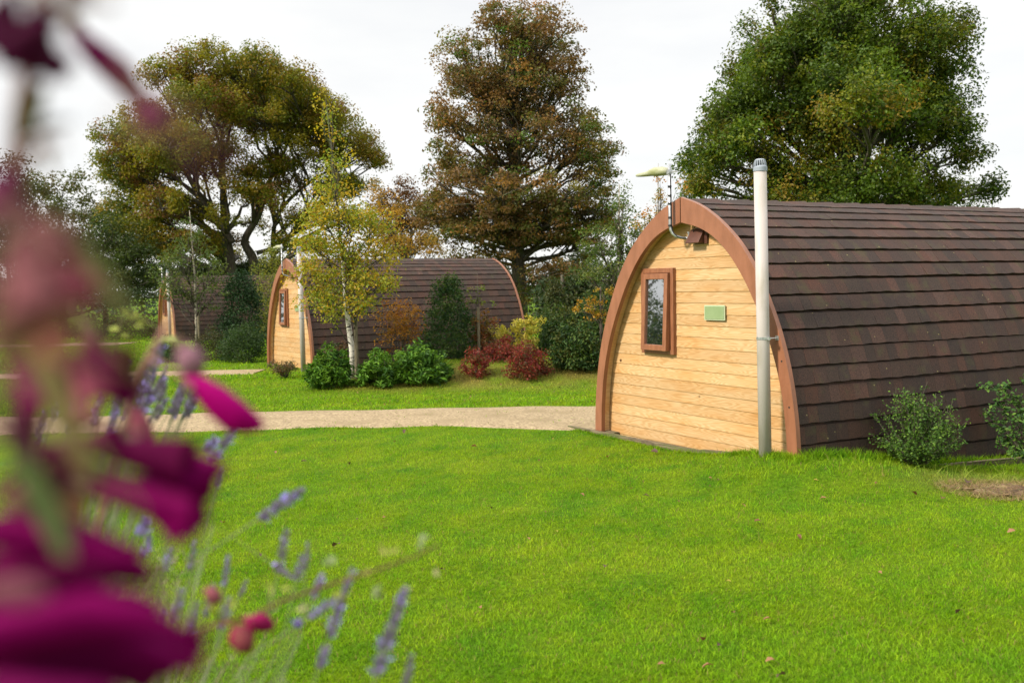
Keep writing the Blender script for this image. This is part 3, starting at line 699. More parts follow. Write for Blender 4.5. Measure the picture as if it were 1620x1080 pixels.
lobC = [(1330, 25, 85, 55), (1235, 85, 65, 58), (1425, 80, 62, 58), (1290, 150, 85, 55, -2), (1395, 185, 90, 60), (1175, 160, 50, 50, 0, .8), (1480, 100, 22, 40, 0, .5), (1470, 165, 40, 38), (1150, 235, 62, 45), (1480, 245, 50, 32),
        (1110, 290, 40, 30), (1225, 270, 75, 42), (1340, 290, 90, 50), (1450, 300, 60, 35), (1535, 300, 38, 24), (1360, -35, 60, 40), (1270, 215, 75, 38, -4, 1.1), (1390, 100, 80, 60, 1), (1240, 330, 120, 40), (1420, 340, 120, 35), (1200, 30, 22, 22, 0, .4), (1195, 110, 48, 45), (1478, 62, 32, 38), (1470, 205, 52, 48), (1145, 190, 46, 40), (1112, 252, 34, 32), (1330, 100, 115, 85, 1), (1240, 180, 70, 50), (1440, 140, 60, 50), (1290, 60, 70, 60)]
def palC(p, rg):
    c = np.array(GREEN[rg.integers(len(GREEN))]) * (.85 + .3 * math.sin(p[0] * 1.15 + p[2] * .8 + 1) * math.sin(p[1] * .9 + p[2] * .6))
    if math.sin(p[0] * .8 - p[2] * 1.1 + p[1]) > .75: c = c * np.array([1.5, 1.08, .9])
    # yellowing bough low at the front
    if p[1] < -1.0 and (-3.7 < p[0] < .2 and 5.5 < p[2] < 7.3 or p[0] < -2 and 4.2 < p[2] < 5.6) and rg.random() < .6: c = [(.20, .165, .012), (.17, .155, .012), (.21, .14, .015)][rg.integers(3)]
    elif rg.random() < .1: c = (.095, .09, .012)
    return c
tree('maple_tree', 'broad full green tree with a yellowing bough rising behind the near pod roof', 'tree', bC, lobC,
     [(0, 0, -.1, .5), (0, 0, 2, .4), (.1, 0, 4.5, .32), (.0, .1, 7, .2), (0, 0, 11, .07)], GREEN, .12, 1900, 105, .46, 37, palf=palC, depthf=.7, flat=1.0, twig=.03, attach=.6, shell=.25, limb_r=.12, bow=.05, shrink=.1)

# --- background trees
def gbase(px, y, dx=0):
    p = at(px, 460, y); return np.array([p[0] + dx, y, float(gz(p[0], y))])
tr_simple = [(0, 0, -.1, .2), (0, 0, 2, .15), (0, 0, 4, .1), (0, 0, 6, .05)]
tree('background_tree', 'grey green tree at the far left beyond the blurred flowers', 'tree', gbase(95, 62), [(95, 290, 55, 30), (130, 330, 50, 32), (60, 330, 40, 35), (150, 375, 50, 35), (80, 385, 60, 35), (180, 330, 22, 20, 0, .5), (110, 425, 70, 30)],
     tr_simple, [(.075, .095, .022), (.09, .10, .022), (.105, .085, .025)], .17, 170, 70, .75, 41, depthf=.5)
tree('background_tree', 'dark green tree below the left edge of the dome-shaped tree', 'tree', gbase(165, 50), [(150, 405, 60, 38), (205, 400, 50, 42), (120, 440, 60, 30), (225, 440, 50, 28), (175, 360, 40, 25, 0, .6)],
     [(0, 0, -.1, .15), (0, 0, 1.5, .1), (0, 0, 3, .05)], DKGREEN, .14, 170, 70, .55, 43, depthf=.5, shell=.3)
tree('background_tree', 'dark green tree just left of the lamp head on the farthest pod', 'tree', gbase(15, 40), [(20, 330, 70, 60), (-40, 380, 70, 60), (40, 410, 60, 50), (0, 250, 40, 40, 0, .6)],
     [(0, 0, -.1, .15), (0, 0, 1.5, .1), (0, 0, 4, .05)], [(.05, .06, .02), (.07, .06, .02)], .13, 150, 60, .5, 44, depthf=.5, shell=.3)
tree('brown_tree', 'small brown leaved tree between the dome-shaped and the rust brown tree', 'tree', gbase(640, 52), [(635, 300, 30, 22, 0, .7), (655, 340, 40, 28), (620, 350, 30, 25), (650, 385, 45, 22), (600, 320, 20, 20, 0, .5)],
     [(0, 0, -.1, .14), (0, 0, 2, .1), (0, 0, 4.5, .05)], [(.13, .055, .022), (.16, .08, .02), (.10, .05, .02)], .14, 110, 55, .55, 47, depthf=.5)
tree('golden_tree', 'loose golden yellow young tree behind the middle pod roof', 'tree', gbase(650, 33), [(610, 350, 40, 30), (650, 385, 45, 22), (600, 300, 26, 30, 0, .5), (680, 395, 24, 16), (620, 390, 40, 20)],
     [(0, 0, -.1, .07), (0, 0, 2, .05), (-.3, 0, 3.8, .02)], [(.30, .17, .02), (.36, .19, .02), (.22, .15, .02)], .085, 95, 36, .34, 48, depthf=.5, twig=.012)
tree('slender_tree', 'slender light green tree beside the left edge of the near arch', 'tree', gbase(978, 21.5), [(975, 345, 30, 30, 0, .6), (950, 385, 40, 28), (1000, 385, 34, 30), (965, 430, 52, 34), (1010, 440, 30, 36), (960, 480, 46, 30), (985, 310, 10, 22, 0, .25), (930, 430, 26, 20, 0, .5)],
     [(0, 0, -.1, .05), (0, 0, 1.2, .04), (.03, 0, 2.4, .025), (.05, 0, 3.9, .008)], [(.075, .125, .022), (.10, .145, .025), (.055, .10, .02), (.14, .16, .03)], .055, 170, 42, .20, 51, bark='palebark', depthf=.55, twig=.008, twigp=.8)
tree('slender_tree', 'thin sapling with a few orange leaves showing above the near arch apex', 'tree', gbase(1042, 19), [(1040, 330, 22, 26, 0, .8), (1045, 290, 10, 26, 0, .5), (1020, 350, 20, 20), (1080, 300, 14, 18, 0, .5)],
     [(0, 0, -.1, .035), (0, 0, 1.5, .028), (0, 0, 2.6, .014), (.02, 0, 3.6, .004)], [(.38, .17, .02), (.30, .22, .03), (.15, .16, .03)], .05, 46, 12, .13, 53, bark='palebark', depthf=.4, twig=.005, twigp=1)
tree('orange_leaf_shrub', 'wiry shrub with orange yellow leaves left of the near arch', 'shrub', gbase(950, 18.6), [(940, 478, 26, 14, 0, .8), (925, 490, 18, 8), (955, 462, 16, 12), (950, 500, 20, 14)],
     [(0, 0, -.05, .03), (0, 0, .8, .02), (0, 0, 1.3, .01)], [(.36, .20, .015), (.30, .15, .015), (.22, .19, .02)], .055, 26, 16, .10, 55, depthf=.4, twig=.005)
# conifer-dark mass and far wood
for i, (px, y, lob, lab) in enumerate([
        (900, 66, [(900, 420, 50, 26), (930, 400, 40, 22), (880, 450, 60, 26), (950, 440, 40, 30)], 'dark blue green tree far behind the hedge between the pods'),
        (1000, 60, [(1000, 440, 45, 40), (1030, 420, 40, 40), (980, 470, 50, 25)], 'dark tree far behind the slender light green tree'),
        (890, 34, [(870, 480, 34, 34), (905, 470, 36, 40), (945, 465, 34, 44), (880, 520, 50, 34), (935, 520, 40, 40)], 'broad dark bluish tree low behind the hedge left of the near arch'),
        (60, 70, [(60, 410, 80, 30), (150, 420, 70, 26), (0, 400, 60, 34), (210, 430, 50, 24)], 'dark green tree group behind the brown hedge at the far left'),
        (260, 66, [(250, 425, 60, 26), (190, 440, 60, 28), (310, 440, 60, 24), (280, 400, 30, 22)], 'dark green tree behind the far pod lamp head'),
        (420, 60, [(420, 430, 40, 22), (470, 440, 50, 22), (380, 440, 50, 20)], 'low dark tree between the holly and the middle pod apex'),
        (100, 48, [(100, 465, 60, 26), (30, 460, 60, 30), (180, 470, 60, 24)], 'broad bush like tree behind the farthest path at the left'),
        (720, 74, [(720, 430, 60, 22), (670, 435, 50, 18), (770, 430, 50, 20)], 'low far tree line clump behind the middle pod roof'),
        (470, 62, [(455, 425, 40, 18), (500, 430, 40, 16), (430, 440, 50, 18)], 'dark low tree far behind the birch crown'),
        (345, 58, [(340, 430, 50, 20), (300, 435, 50, 20), (390, 425, 40, 16)], 'dark low bushy tree under the dome-shaped tree')]):
    tree('distant_tree', lab, 'tree', gbase(px, y), lob, [(0, 0, -.1, .15), (0, 0, 1.2, .1), (0, 0, 2.2, .05)], [(.035, .060, .022), (.045, .070, .020), (.055, .062, .018)], .15, 120, 70, .5, 60 + i, depthf=.5, shell=.2)
# far wood along the horizon (one mass)
rg = np.random.default_rng(77)
ang = rg.uniform(-1.35, 1.35, 900); dist = rg.uniform(95, 130, 900)
cx, cy = np.sin(ang) * dist, np.cos(ang) * dist
cz = gz(cx, cy) + rg.uniform(.3, 3.9, 900) + .8 * np.sin(ang * 19) + .6 * np.sin(ang * 43)
V, C = crown(np.stack([cx, cy, cz], -1), 1.9, 55, .42, [(.022, .045, .028), (.03, .052, .028), (.04, .05, .03), (.03, .038, .03)], rg, flat=.8)
tag(link('far_wood', mesh_np('far_wood', V, quadF(len(V) // 4), C), M['leaf']), 'far dark wood along the horizon', 'wood', kind='stuff')
# trees standing to the left, seen mirrored in the near window
for i, (x, y, s) in enumerate([(-21, 20.5, 1.0), (-33, 29, 1.2)]):
    b = np.array([x, y, float(gz(x, y))]); rg = np.random.default_rng(90 + i)
    root = empty('oak_tree', b, ['thin crowned tree mirrored in the near pod window', 'dark bushy tree mirrored low in the near pod window'][i], 'tree')
    tb = MB(); tb.tube([(0, 0, -.1), (0, 0, 3), (.2, 0, 7)], [.3, .22, .1], 8)
    cl = []
    for q in range(40 if i == 0 else 90):
        d = norm(rg.normal(size=3)); p = np.array([0, 0, 5.0 if i == 0 else 3]) + d * np.array([3.6, 3.6, 3.0 if i == 0 else 2.4]) * rg.uniform(.4, 1); cl.append(p)
        if q % 2 == 0: limb(tb, (0, 0, rg.uniform(2, 5)), p, .08, .02, rg, 4, .05, 5)
    tb.build('trunk', M['bark'], root)
    V, C = crown(np.array(cl), .7, 60, .18, DKGREEN, rg); link('crown', mesh_np('crown', V, quadF(len(V) // 4), C), M['leaf'], root)

# --- shrubs
def shrub(name, label, cat, y, box, pal, leaf, n, per, seed, stems=7, mat='leaf', shape='dome', aspect=.5, up=.4, crad=None, shell=.5, bark='bark', group=None, zb=None, wts=None, erect=0, flat=.8, depth=None, stem_r=.008, sparse=0):
    """box = photo pixels x0, x1, ytop, ybase"""
    rg = np.random.default_rng(seed); x0, x1, yt, yb = box; k = y / FPX
    wd_ = (x1 - x0) * (.13 if 'laurel' in name or 'red' in name else .08); x0 -= wd_; x1 += wd_; yt -= (yb - yt) * .04
    c = at((x0 + x1) / 2, yb, y); z0 = float(gz(c[0], y)) if zb is None else zb
    base = np.array([c[0], y, z0]); top = at((x0 + x1) / 2, yt, y)[2]; H = top - z0; R = (x1 - x0) / 2 * k; D = depth or R
    root = empty(name, base, label, cat, group)
    cr_ = crad or .22 * max(R, H * .4)
    cl = []
    for q in range(n):
        d = norm(rg.normal(size=3)); rr = rg.uniform(shell, 1)
        if shape == 'dome':
            p = np.array([d[0] * (R - cr_ * .6), d[1] * (D - cr_ * .6), abs(d[2]) ** .8 * (H - cr_ * .5)]) * rr; p[2] = max(p[2], cr_ * .5) * (1 if rr > 0 else 1)
            lump = 1 + .13 * math.sin(p[0] / R * 4 + seed) + .1 * math.sin(p[1] / D * 5 + seed * 2); p[2] *= min(lump, 1.04)
        elif shape == 'cone':
            t = rg.random() ** 1.25; w_ = (1 - t) ** .42 * (.7 + .3 * min(1, t * 6)); a = rg.uniform(0, 6.28)
            p = np.array([math.cos(a) * (R - cr_ * .5) * w_ * rr, math.sin(a) * (D - cr_ * .5) * w_ * rr, H * (.06 + .9 * t)])
        elif shape == 'vase':
            t = rg.random() ** .8; w_ = .35 + .65 * t; a = rg.uniform(0, 6.28)
            p = np.array([math.cos(a) * (R - cr_ * .5) * w_ * rr, math.sin(a) * (D - cr_ * .5) * w_ * rr, H * (.12 + .82 * t * (1 - .25 * rr * rr * rg.random()))])
        else:
            p = d * np.array([R - cr_ * .6, D - cr_ * .6, H / 2 - cr_ * .4]) * rr; p[2] += H / 2
        cl.append(p)
    cl = np.array(cl); tb = MB()
    for q in range(stems):
        p = cl[rg.integers(len(cl))]; limb(tb, (rg.normal() * R * .08, rg.normal() * R * .08, -.03), p, stem_r, stem_r * .4, rg, 4, .05, 5)
    tb.build('stem', M[bark], root)
    V, C = crown(cl, cr_, per, leaf, pal, rg, flat=flat, up=up, aspect=aspect, wts=wts)
    if erect:
        pass
    link('foliage', mesh_np('foliage', V, quadF(len(V) // 4), C), M[mat], root)
    return root
LAUREL = [(.055, .135, .012), (.085, .185, .014), (.032, .085, .012), (.11, .21, .016)]
shrub('laurel_shrub', 'spreading dark green laurel left of the birch trunk', 'shrub', 17.4, (488, 562, 545, 616), LAUREL, .10, 70, 38, 101, mat='glossleaf', aspect=.34, up=.8)
shrub('laurel_shrub', 'rounded bright green laurel just right of the birch stake', 'shrub', 17.3, (566, 640, 548, 617), LAUREL, .10, 70, 40, 102, mat='glossleaf', aspect=.34, up=.8)
shrub('laurel_shrub', 'widest green laurel, directly below the dark conical evergreen', 'shrub', 17.5, (618, 720, 543, 610), LAUREL, .10, 110, 40, 103, mat='glossleaf', aspect=.34, up=.8)
shrub('spirea_shrub', 'low brownish green shrub behind the laurel at the foot of the middle pod', 'shrub', 19.4, (492, 560, 535, 592), [(.055, .075, .02), (.04, .06, .018), (.11, .06, .025)], .05, 60, 50, 104)
shrub('witch_hazel_shrub', 'airy orange brown shrub against the middle pod roof', 'shrub', 19.0, (594, 672, 458, 590), [(.34, .15, .02), (.42, .19, .02), (.24, .13, .02), (.20, .07, .025)], .055, 105, 17, 105, stems=30, shape='ball', crad=.14, shell=.25, stem_r=.006)
shrub('conical_evergreen', 'dense dark green conical evergreen against the middle pod roof', 'evergreen shrub', 19.2, (662, 758, 440, 575), [(.032, .080, .018), (.045, .10, .02), (.022, .055, .016), (.075, .12, .02)], .055, 190, 42, 106, shape='cone', crad=.19, shell=.6)
RED = [(.20, .022, .020), (.26, .035, .024), (.14, .018, .018), (.20, .065, .025), (.10, .06, .02)]
shrub('red_shrub', 'smallest rounded crimson shrub at the left of the three red ones', 'shrub', 17.6, (731, 778, 545, 598), RED, .042, 50, 46, 107, stems=12, crad=.10)
shrub('red_shrub', 'crimson shrub set back in the middle of the three red ones', 'shrub', 18.5, (763, 820, 527, 590), RED, .042, 60, 46, 108, stems=12, crad=.12)
shrub('red_shrub', 'largest crimson shrub with orange tinted skirt, in front of the dark hedge', 'shrub', 17.5, (800, 874, 538, 608), RED, .042, 85, 52, 109, stems=14, crad=.13)
YG = [(.42, .36, .04), (.50, .42, .06), (.30, .32, .04), (.55, .46, .10)]
shrub('golden_shrub', 'larger upright pale yellow shrub behind the crimson shrubs by the roof end', 'shrub', 19.0, (806, 858, 500, 575), YG, .075, 50, 26, 110, stems=14, shape='vase', aspect=.35, mat='leaf', crad=.10)
shrub('golden_shrub', 'smaller pale yellow shrub just left behind the middle crimson shrub', 'shrub', 19.2, (774, 812, 512, 572), YG, .07, 30, 22, 111, stems=10, shape='vase', aspect=.35, crad=.10)
shrub('bronze_shrub', 'thin bronze red shrub around the short stake right of the evergreen', 'shrub', 19.2, (738, 790, 480, 572), [(.20, .06, .02), (.25, .12, .02), (.13, .10, .02)], .055, 60, 22, 112, stems=16, shape='ball', crad=.10, shell=.2)
# hedge of dark evergreens right of the middle pod
HD = [(.024, .058, .012), (.038, .080, .014), (.018, .042, .012), (.060, .10, .016), (.07, .08, .014)]
for i, (x0, x1, yt, yb, y, lab, nm, sh) in enumerate([
        (842, 925, 470, 592, 19.6, 'dark evergreen bush right behind the largest crimson shrub', 'evergreen_bush', 'dome'),
        (868, 955, 500, 612, 17.9, 'dark glossy evergreen bush touching the left foot of the near arch', 'evergreen_bush', 'dome'),
        (850, 905, 440, 560, 22.0, 'mottled olive conifer standing up out of the hedge', 'conifer_bush', 'cone'),
        (905, 985, 452, 590, 20.4, 'tall dark bush hidden in part by the near arch', 'evergreen_bush', 'dome'),
        (950, 1060, 470, 600, 22.5, 'dark bush behind the near pod gable', 'evergreen_bush', 'dome')]):
    shrub(nm, lab, 'shrub', y, (x0, x1, yt, yb), HD if i != 2 else [(.05, .065, .015), (.07, .07, .018), (.035, .06, .015)], .06, 120, 60, 120 + i, shape=sh, mat='glossleaf' if i in (1, 3) else 'leaf', crad=.19, shell=.45)
for i, (x, y, wdt, h) in enumerate([(-13.5, 17.6, 3.4, 2.1), (-16.5, 21, 3.8, 2.6), (-18.5, 17, 3.4, 2.3)]):
    pr = np.array([x, y, float(gz(x, y))]); dd_ = pr - np.array([0, 0, CAMZ]); zc_ = dd_ @ FW; px_ = 810 + FPX * (dd_ @ RT) / zc_; py_ = 540 - FPX * (dd_ @ UP) / zc_; k_ = FPX / y
    shrub('hedge_bush', ['nearest dark hedge bush mirrored low in the near pod window', 'taller dark hedge bush mirrored in the near pod window', 'leftmost dark hedge bush mirrored in the near pod window'][i], 'shrub', y, (px_ - wdt / 2 * k_, px_ + wdt / 2 * k_, py_ - h * k_, py_), HD, .09, 120, 60, 170 + i, crad=.3, shell=.4)
# left group between the far and the middle pod
shrub('holly_bush', 'dark bluish green holly between the farthest and the middle pod', 'shrub', 28, (340, 430, 434, 575), [(.018, .048, .018), (.026, .062, .02), (.036, .075, .022)], .07, 170, 55, 131, shape='cone', mat='glossleaf', crad=.3, shell=.6)
shrub('mound_bush', 'broad mid green bush low in front of the holly', 'shrub', 25.6, (345, 424, 507, 580), [(.035, .075, .016), (.05, .085, .018), (.025, .055, .014)], .05, 120, 55, 132, crad=.2)
shrub('mound_bush', 'low brownish green bush left of the holly at the young tree foot', 'shrub', 26.5, (300, 372, 515, 580), [(.06, .06, .02), (.08, .06, .022), (.04, .055, .018)], .05, 80, 45, 133, crad=.18)
shrub('round_bush', 'small round green bush in front of the farthest pod pipe', 'shrub', 26.0, (238, 292, 528, 572), [(.025, .065, .018), (.04, .085, .02)], .05, 60, 50, 134, crad=.17)
shrub('mound_bush', 'brown tinted hedge bush far left behind the farthest path', 'shrub', 44, (140, 268, 474, 527), [(.075, .05, .025), (.055, .055, .022), (.09, .055, .025)], .09, 90, 55, 135, crad=.35)
shrub('mound_bush', 'green hedge bush at the far left edge behind the blurred flowers', 'shrub', 44, (-20, 140, 470, 530), [(.045, .065, .022), (.06, .07, .022)], .09, 110, 55, 136, crad=.4)
shrub('yellow_green_shrub', 'yellow green leafy shrub at the left of the middle pod apex', 'shrub', 31, (398, 470, 385, 520), [(.16, .17, .02), (.11, .15, .02), (.20, .19, .025)], .07, 120, 42, 137, shape='ball', crad=.26, stems=14)
shrub('weed_clump', 'dry reddish brown weeds at the foot of the middle pod gable', 'weeds', 20.6, (424, 478, 572, 608), [(.13, .08, .035), (.09, .09, .03), (.16, .09, .05)], .045, 45, 26, 138, stems=24, shape='vase', crad=.10)
# young tree with stake, left
tree('young_tree', 'young pale stemmed tree with small green leaves before the farthest pod roof', 'tree', gbase(309, 27.5), [(300, 400, 45, 28), (270, 430, 28, 25), (330, 430, 30, 28), (300, 455, 52, 26), (345, 455, 20, 20, 0, .6), (265, 465, 22, 18, 0, .6), (305, 365, 22, 26, 0, .5), (320, 480, 30, 14, 0, .5)],
     [(0, 0, -.1, .055), (0, 0, 1.2, .045), (0, 0, 2.2, .03), (-.08, 0, 4.0, .008)], [(.075, .125, .022), (.095, .14, .024), (.06, .095, .02), (.12, .145, .025)], .06, 150, 26, .24, 141, bark='palebark', depthf=.6, twig=.008, twigp=.8)
# the birch
tree('birch_tree', 'white stemmed birch with yellow autumn leaves and a pointed top', 'tree', gbase(556, 18.0) + np.array([.0, 0, .0]),
     [(555, 340, 62, 28), (510, 335, 40, 24, 0, .7), (595, 355, 36, 24, 0, .8), (500, 385, 40, 28), (560, 395, 55, 26), (608, 400, 30, 24, 0, .7), (490, 430, 34, 26), (550, 440, 52, 28), (605, 440, 34, 22, 0, .7), (505, 472, 38, 24), (565, 478, 40, 24), (530, 495, 30, 16, 0, .5), (535, 295, 46, 28, 0, .5), (530, 250, 30, 28, 0, .28), (524, 205, 20, 26, 0, .16), (518, 168, 8, 18, 0, .06), (622, 445, 18, 12, 0, .3)],
     [(0, 0, -.1, .062), (-.02, 0, .5, .052), (-.10, 0, 1.25, .042), (-.14, 0, 2.1, .032), (-.24, 0, 3.4, .018), (-.36, 0, 5.0, .006)],
     [(.36, .29, .018), (.25, .27, .022), (.17, .23, .022), (.45, .29, .018), (.30, .30, .02)], .058, 330, 34, .21, 151, bark='birch', depthf=.8, twig=.0055, twigp=1, limb_r=.014, attach=.75, flat=1.0, shell=.3, mirror=True)
def stake(px, py0, py1, y, r, label, lean=0):
    p = at(px, py1, y); z0 = float(gz(p[0], y)) - .1; top = at(px, py0, y)
    o = None; mb = MB(); H = top[2] - z0
    mb.tube([(0, 0, 0), (lean * .5, 0, H * .5), (lean, 0, H - .01), (lean, 0, H)], [r * 1.05, r, r, r * .8], 10)
    o = mb.build('tree_stake', M['post'], None, smooth=False); o.location = (float(p[0]), y, z0); return tag(o, label, 'stake')
stake(565, 503, 600, 17.9, .035, 'round wooden stake beside the birch trunk')
stake(758, 486, 560, 19.0, .028, 'short round wooden stake in the bronze shrub right of the evergreen')
stake(316, 500, 560, 27.3, .035, 'wooden stake beside the young pale stemmed tree')
# thin sapling by the second stake
tree('sapling', 'spindly sapling with a few pale green leaves above the short stake', 'sapling', gbase(757, 19.1), [(755, 460, 14, 14, 0, 1), (770, 475, 14, 10, 0, 1), (745, 478, 8, 10, 0, .6)],
     [(0, 0, -.1, .014), (0, 0, .9, .011), (-.02, 0, 1.65, .004)], [(.13, .17, .03), (.18, .19, .03)], .06, 9, 8, .10, 161, depthf=.3, twig=.004, twigp=1)
# near bushes by the pod flank
BOX = [(.075, .150, .020), (.055, .12, .018), (.11, .19, .024), (.040, .085, .016)]
def box_bush():
    rg = np.random.default_rng(201); y = 9.05; c = at(1449, 742, y); z0 = float(gz(c[0], y)); base = np.array([c[0], y, z0])
    root = empty('box_bush', base, 'small twiggy green bush on the lawn in front of the near pod roof', 'bush')
    tb = MB(); V = []; C = []
    for q in range(140):
        a = rg.uniform(0, 6.28); ph = rg.random() ** .7 * 1.15; L = .33 + .40 * math.cos(ph) ** 1.2 * rg.uniform(.75, 1.05); L *= rg.uniform(.72, 1.06)
        st = np.array([rg.normal() * .035, rg.normal() * .035, .02]); d = np.array([math.cos(a) * math.sin(ph) * .95, math.sin(a) * math.sin(ph) * .95, math.cos(ph)])
        en = st + d * L; en[2] = max(en[2], .12)
        pts = limb(tb, st, en, .005, .0018, rg, 5, -.05 if ph > .6 else 0, 5)
        P = np.array(pts); nl = int(20 + 28 * L)
        t = rg.uniform(.28, 1, nl) ** .8 * (len(P) - 1); i0 = np.minimum(t.astype(int), len(P) - 2); f = (t - i0)[:, None]; pp = P[i0] * (1 - f) + P[i0 + 1] * f + rg.normal(size=(nl, 3)) * .012
        # side sprigs
        pp = np.concatenate([pp, pp[::2] + rg.normal(size=(len(pp[::2]), 3)) * .03])
        n = len(pp); V.append(leaf_quads(pp, rg.normal(size=(n, 3)) * .7 + d * .3 + np.array([0, 0, .5]), rg.uniform(.018, .034, n), rg, .6)); C.append(np.repeat(pick(BOX, rg, n) * rg.uniform(.7, 1.3, (n, 1)), 4, 0))
    tb.build('stem', M['bark'], root); V = np.concatenate(V); link('foliage', mesh_np('foliage', V, quadF(len(V) // 4), np.concatenate(C)), M['glossleaf'], root)
box_bush()
def arching_shrub():
    rg = np.random.default_rng(205); y = 9.35; c = at(1655, 735, y); z0 = float(gz(c[0], y)); base = np.array([c[0], y, z0])
    root = empty('arching_shrub', base, 'arching shrub with round dark green leaves at the right edge of the photo', 'shrub')
    tb = MB(); V = []; C = []
    for q in range(85):
        a = rg.uniform(0, 6.28); reach = rg.uniform(.15, .62); h = rg.uniform(.25, 1.02) * (1.1 - .45 * reach)
        if q in (0, 1, 2): a = math.pi + (.15, -.1, .3)[q]; reach = (.66, .58, .55)[q]; h = (.84, .55, .28)[q]
        st = np.array([rg.normal() * .06, rg.normal() * .06, 0]); en = np.array([math.cos(a) * reach, math.sin(a) * reach * .8, h])
        mid = st * .35 + en * .65 + np.array([0, 0, .18 * h])
        pts = [st, st * .7 + mid * .3, mid, mid * .4 + en * .6 + np.array([0, 0, .03]), en]; tb.tube(pts, [.006, .005, .004, .003, .0015], 5)
        P = np.array(pts); nl = int(34 + 36 * reach)
        t = rg.uniform(.9, 4, nl); i0 = np.minimum(t.astype(int), 3); f = (t - i0)[:, None]; pp = P[i0] * (1 - f) + P[i0 + 1] * f + rg.normal(size=(nl, 3)) * .02
        V.append(leaf_quads(pp, rg.normal(size=(nl, 3)) * .5 + np.array([-.2, -.3, .8]), rg.uniform(.028, .05, nl), rg, .68)); C.append(np.repeat(pick([(.045, .105, .018), (.06, .13, .02), (.03, .075, .016), (.09, .165, .024)], rg, nl) * rg.uniform(.7, 1.3, (nl, 1)), 4, 0))
    tb.build('stem', M['bark'], root); V = np.concatenate(V); link('foliage', mesh_np('foliage', V, quadF(len(V) // 4), np.concatenate(C)), M['glossleaf'], root)
arching_shrub()
# bare soil patch at the right edge
rg = np.random.default_rng(7); n = 40; V = [(0, 0, .05)]; rings = 9
pc = at(1625, 778, 7.95); pc[2] = 0
for r_ in range(1, rings + 1):
    for k in range(n):
        a = 2 * math.pi * k / n; R = (.55 + .08 * math.sin(3 * a) + .06 * math.sin(7 * a + 1) + .04 * math.sin(13 * a)) * r_ / rings
        x, y = R * math.cos(a), R * math.sin(a) * .62; V.append((x, y, 0))
V = np.array(V); V[:, 2] = gz(V[:, 0] + pc[0], V[:, 1] + pc[1]) + .03 * np.clip(1.02 - np.hypot(V[:, 0], V[:, 1] / .62) / .62, -.3, 1) + rg.normal(size=len(V)) * .008 + .004
Fq = [(1 + (r_ * n) + k, 1 + r_ * n + (k + 1) % n, 1 + (r_ + 1) * n + (k + 1) % n, 1 + (r_ + 1) * n + k) for r_ in range(rings - 1) for k in range(n)]
me = bpy.data.meshes.new('soil_patch'); me.from_pydata([tuple(v) for v in V], [], [f[::-1] for f in Fq] + [(0, 1 + (k) % n, 1 + (k + 1) % n) for k in range(n)]); me.update()
sp_ = link('soil_patch', me, M['soil']); sp_.location = (pc[0], pc[1], 0); tag(sp_, 'low patch of bare brown soil in the lawn at the right edge', 'soil', kind='structure')
soilx, soily = pc[0], pc[1]
# soil under the shrubs on the mound
def in_soil(x, y): return (((x - soilx) / .6) ** 2 + ((y - soily) / .37) ** 2) < 1

# ------------------------------------------------------------------ grass
def blades(n, xr, yr, h, wd, seed, rej=None, wedge=True, dens=None):
    rg = np.random.default_rng(seed)
    y = rg.uniform(*yr, n)
    if dens: y = yr[0] + (yr[1] - yr[0]) * rg.random(n) ** dens
    x = rg.uniform(-1, 1, n) * (.60 * y + .9) if wedge else rg.uniform(*xr, n)
    keep = (x > xr[0]) & (x < xr[1]) & (~in_path(x, y) | (rg.random(n) < .035)) & ~in_pod(x, y, .03) & ~in_soil(x, y) & ~((x < -.6) & (y < 2.4))
    # the turf is thinner here and there
    keep &= rg.random(n) > .35 * np.clip(wav(x, y, 6, 21), 0, 1)
    x, y = x[keep], y[keep]; n = len(x); z = gz(x, y)
    hv = h * rg.uniform(.5, 1.35, n) * (1 + .25 * wav(x, y, 3.3, 17)); wv = wd * rg.uniform(.7, 1.3, n)
    a = rg.uniform(0, 6.28, n); lean = rg.normal(size=(n, 2)) * .8
    lean[:, 1] += .38 * np.clip(3 * np.sin((y + .22 * x + .1 * np.sin(x * .9)) * 2 * math.pi / 1.5), -1, 1); dx, dy = np.cos(a) * wv / 2, np.sin(a) * wv / 2
    b0 = np.stack([x - dx, y - dy, z - .004], -1); b1 = np.stack([x + dx, y + dy, z - .004], -1)
    mz = z + hv * .62; m0 = np.stack([x + lean[:, 0] * hv * .35 - dx * .7, y + lean[:, 1] * hv * .35 - dy * .7, mz], -1)
    m1 = m0 + np.stack([dx * 1.4, dy * 1.4, 0 * x], -1); tp = np.stack([x + lean[:, 0] * hv, y + lean[:, 1] * hv, z + hv], -1)
    V = np.stack([b0, b1, m1, m0, tp], 1).reshape(-1, 3)
    base = np.arange(n)[:, None] * 5
    T = np.concatenate([base + np.array([0, 1, 2]), base + np.array([0, 2, 3]), base + np.array([3, 2, 4])], 1).reshape(-1, 3)
    c = lawn_col(x, y) * rg.uniform(.45, 1.55, (n, 1)); dry = rg.random(n) < .045; c[dry] = np.array([.26, .19, .07]) * rg.uniform(.7, 1.1, (dry.sum(), 1))  # wide blade tone spread paints in shadow specks and highlights between blades
    lt = rg.random(n) < .12; c[lt] = c[lt] * np.array([1.35, 1.15, 1.5])
    return V, T, np.repeat(c, 5, 0)
parts = [blades(560000, (-5, 6.2), (3.6, 12.4), .020, .0036, 1, dens=1.35), blades(190000, (-12, 7), (12.2, 21.6), .030, .009, 2), blades(70000, (-26, 3), (20, 37), .05, .02, 3), blades(50000, (-30, 14), (37, 60), .07, .04, 4),
         blades(9000, (1.6, 5.6), (8.2, 11.6), .075, .005, 5)]
Vs = []; Ts = []; Cs = []; k = 0
for V, T, C in parts: Vs.append(V); Ts.append(T + k); Cs.append(C); k += len(V)
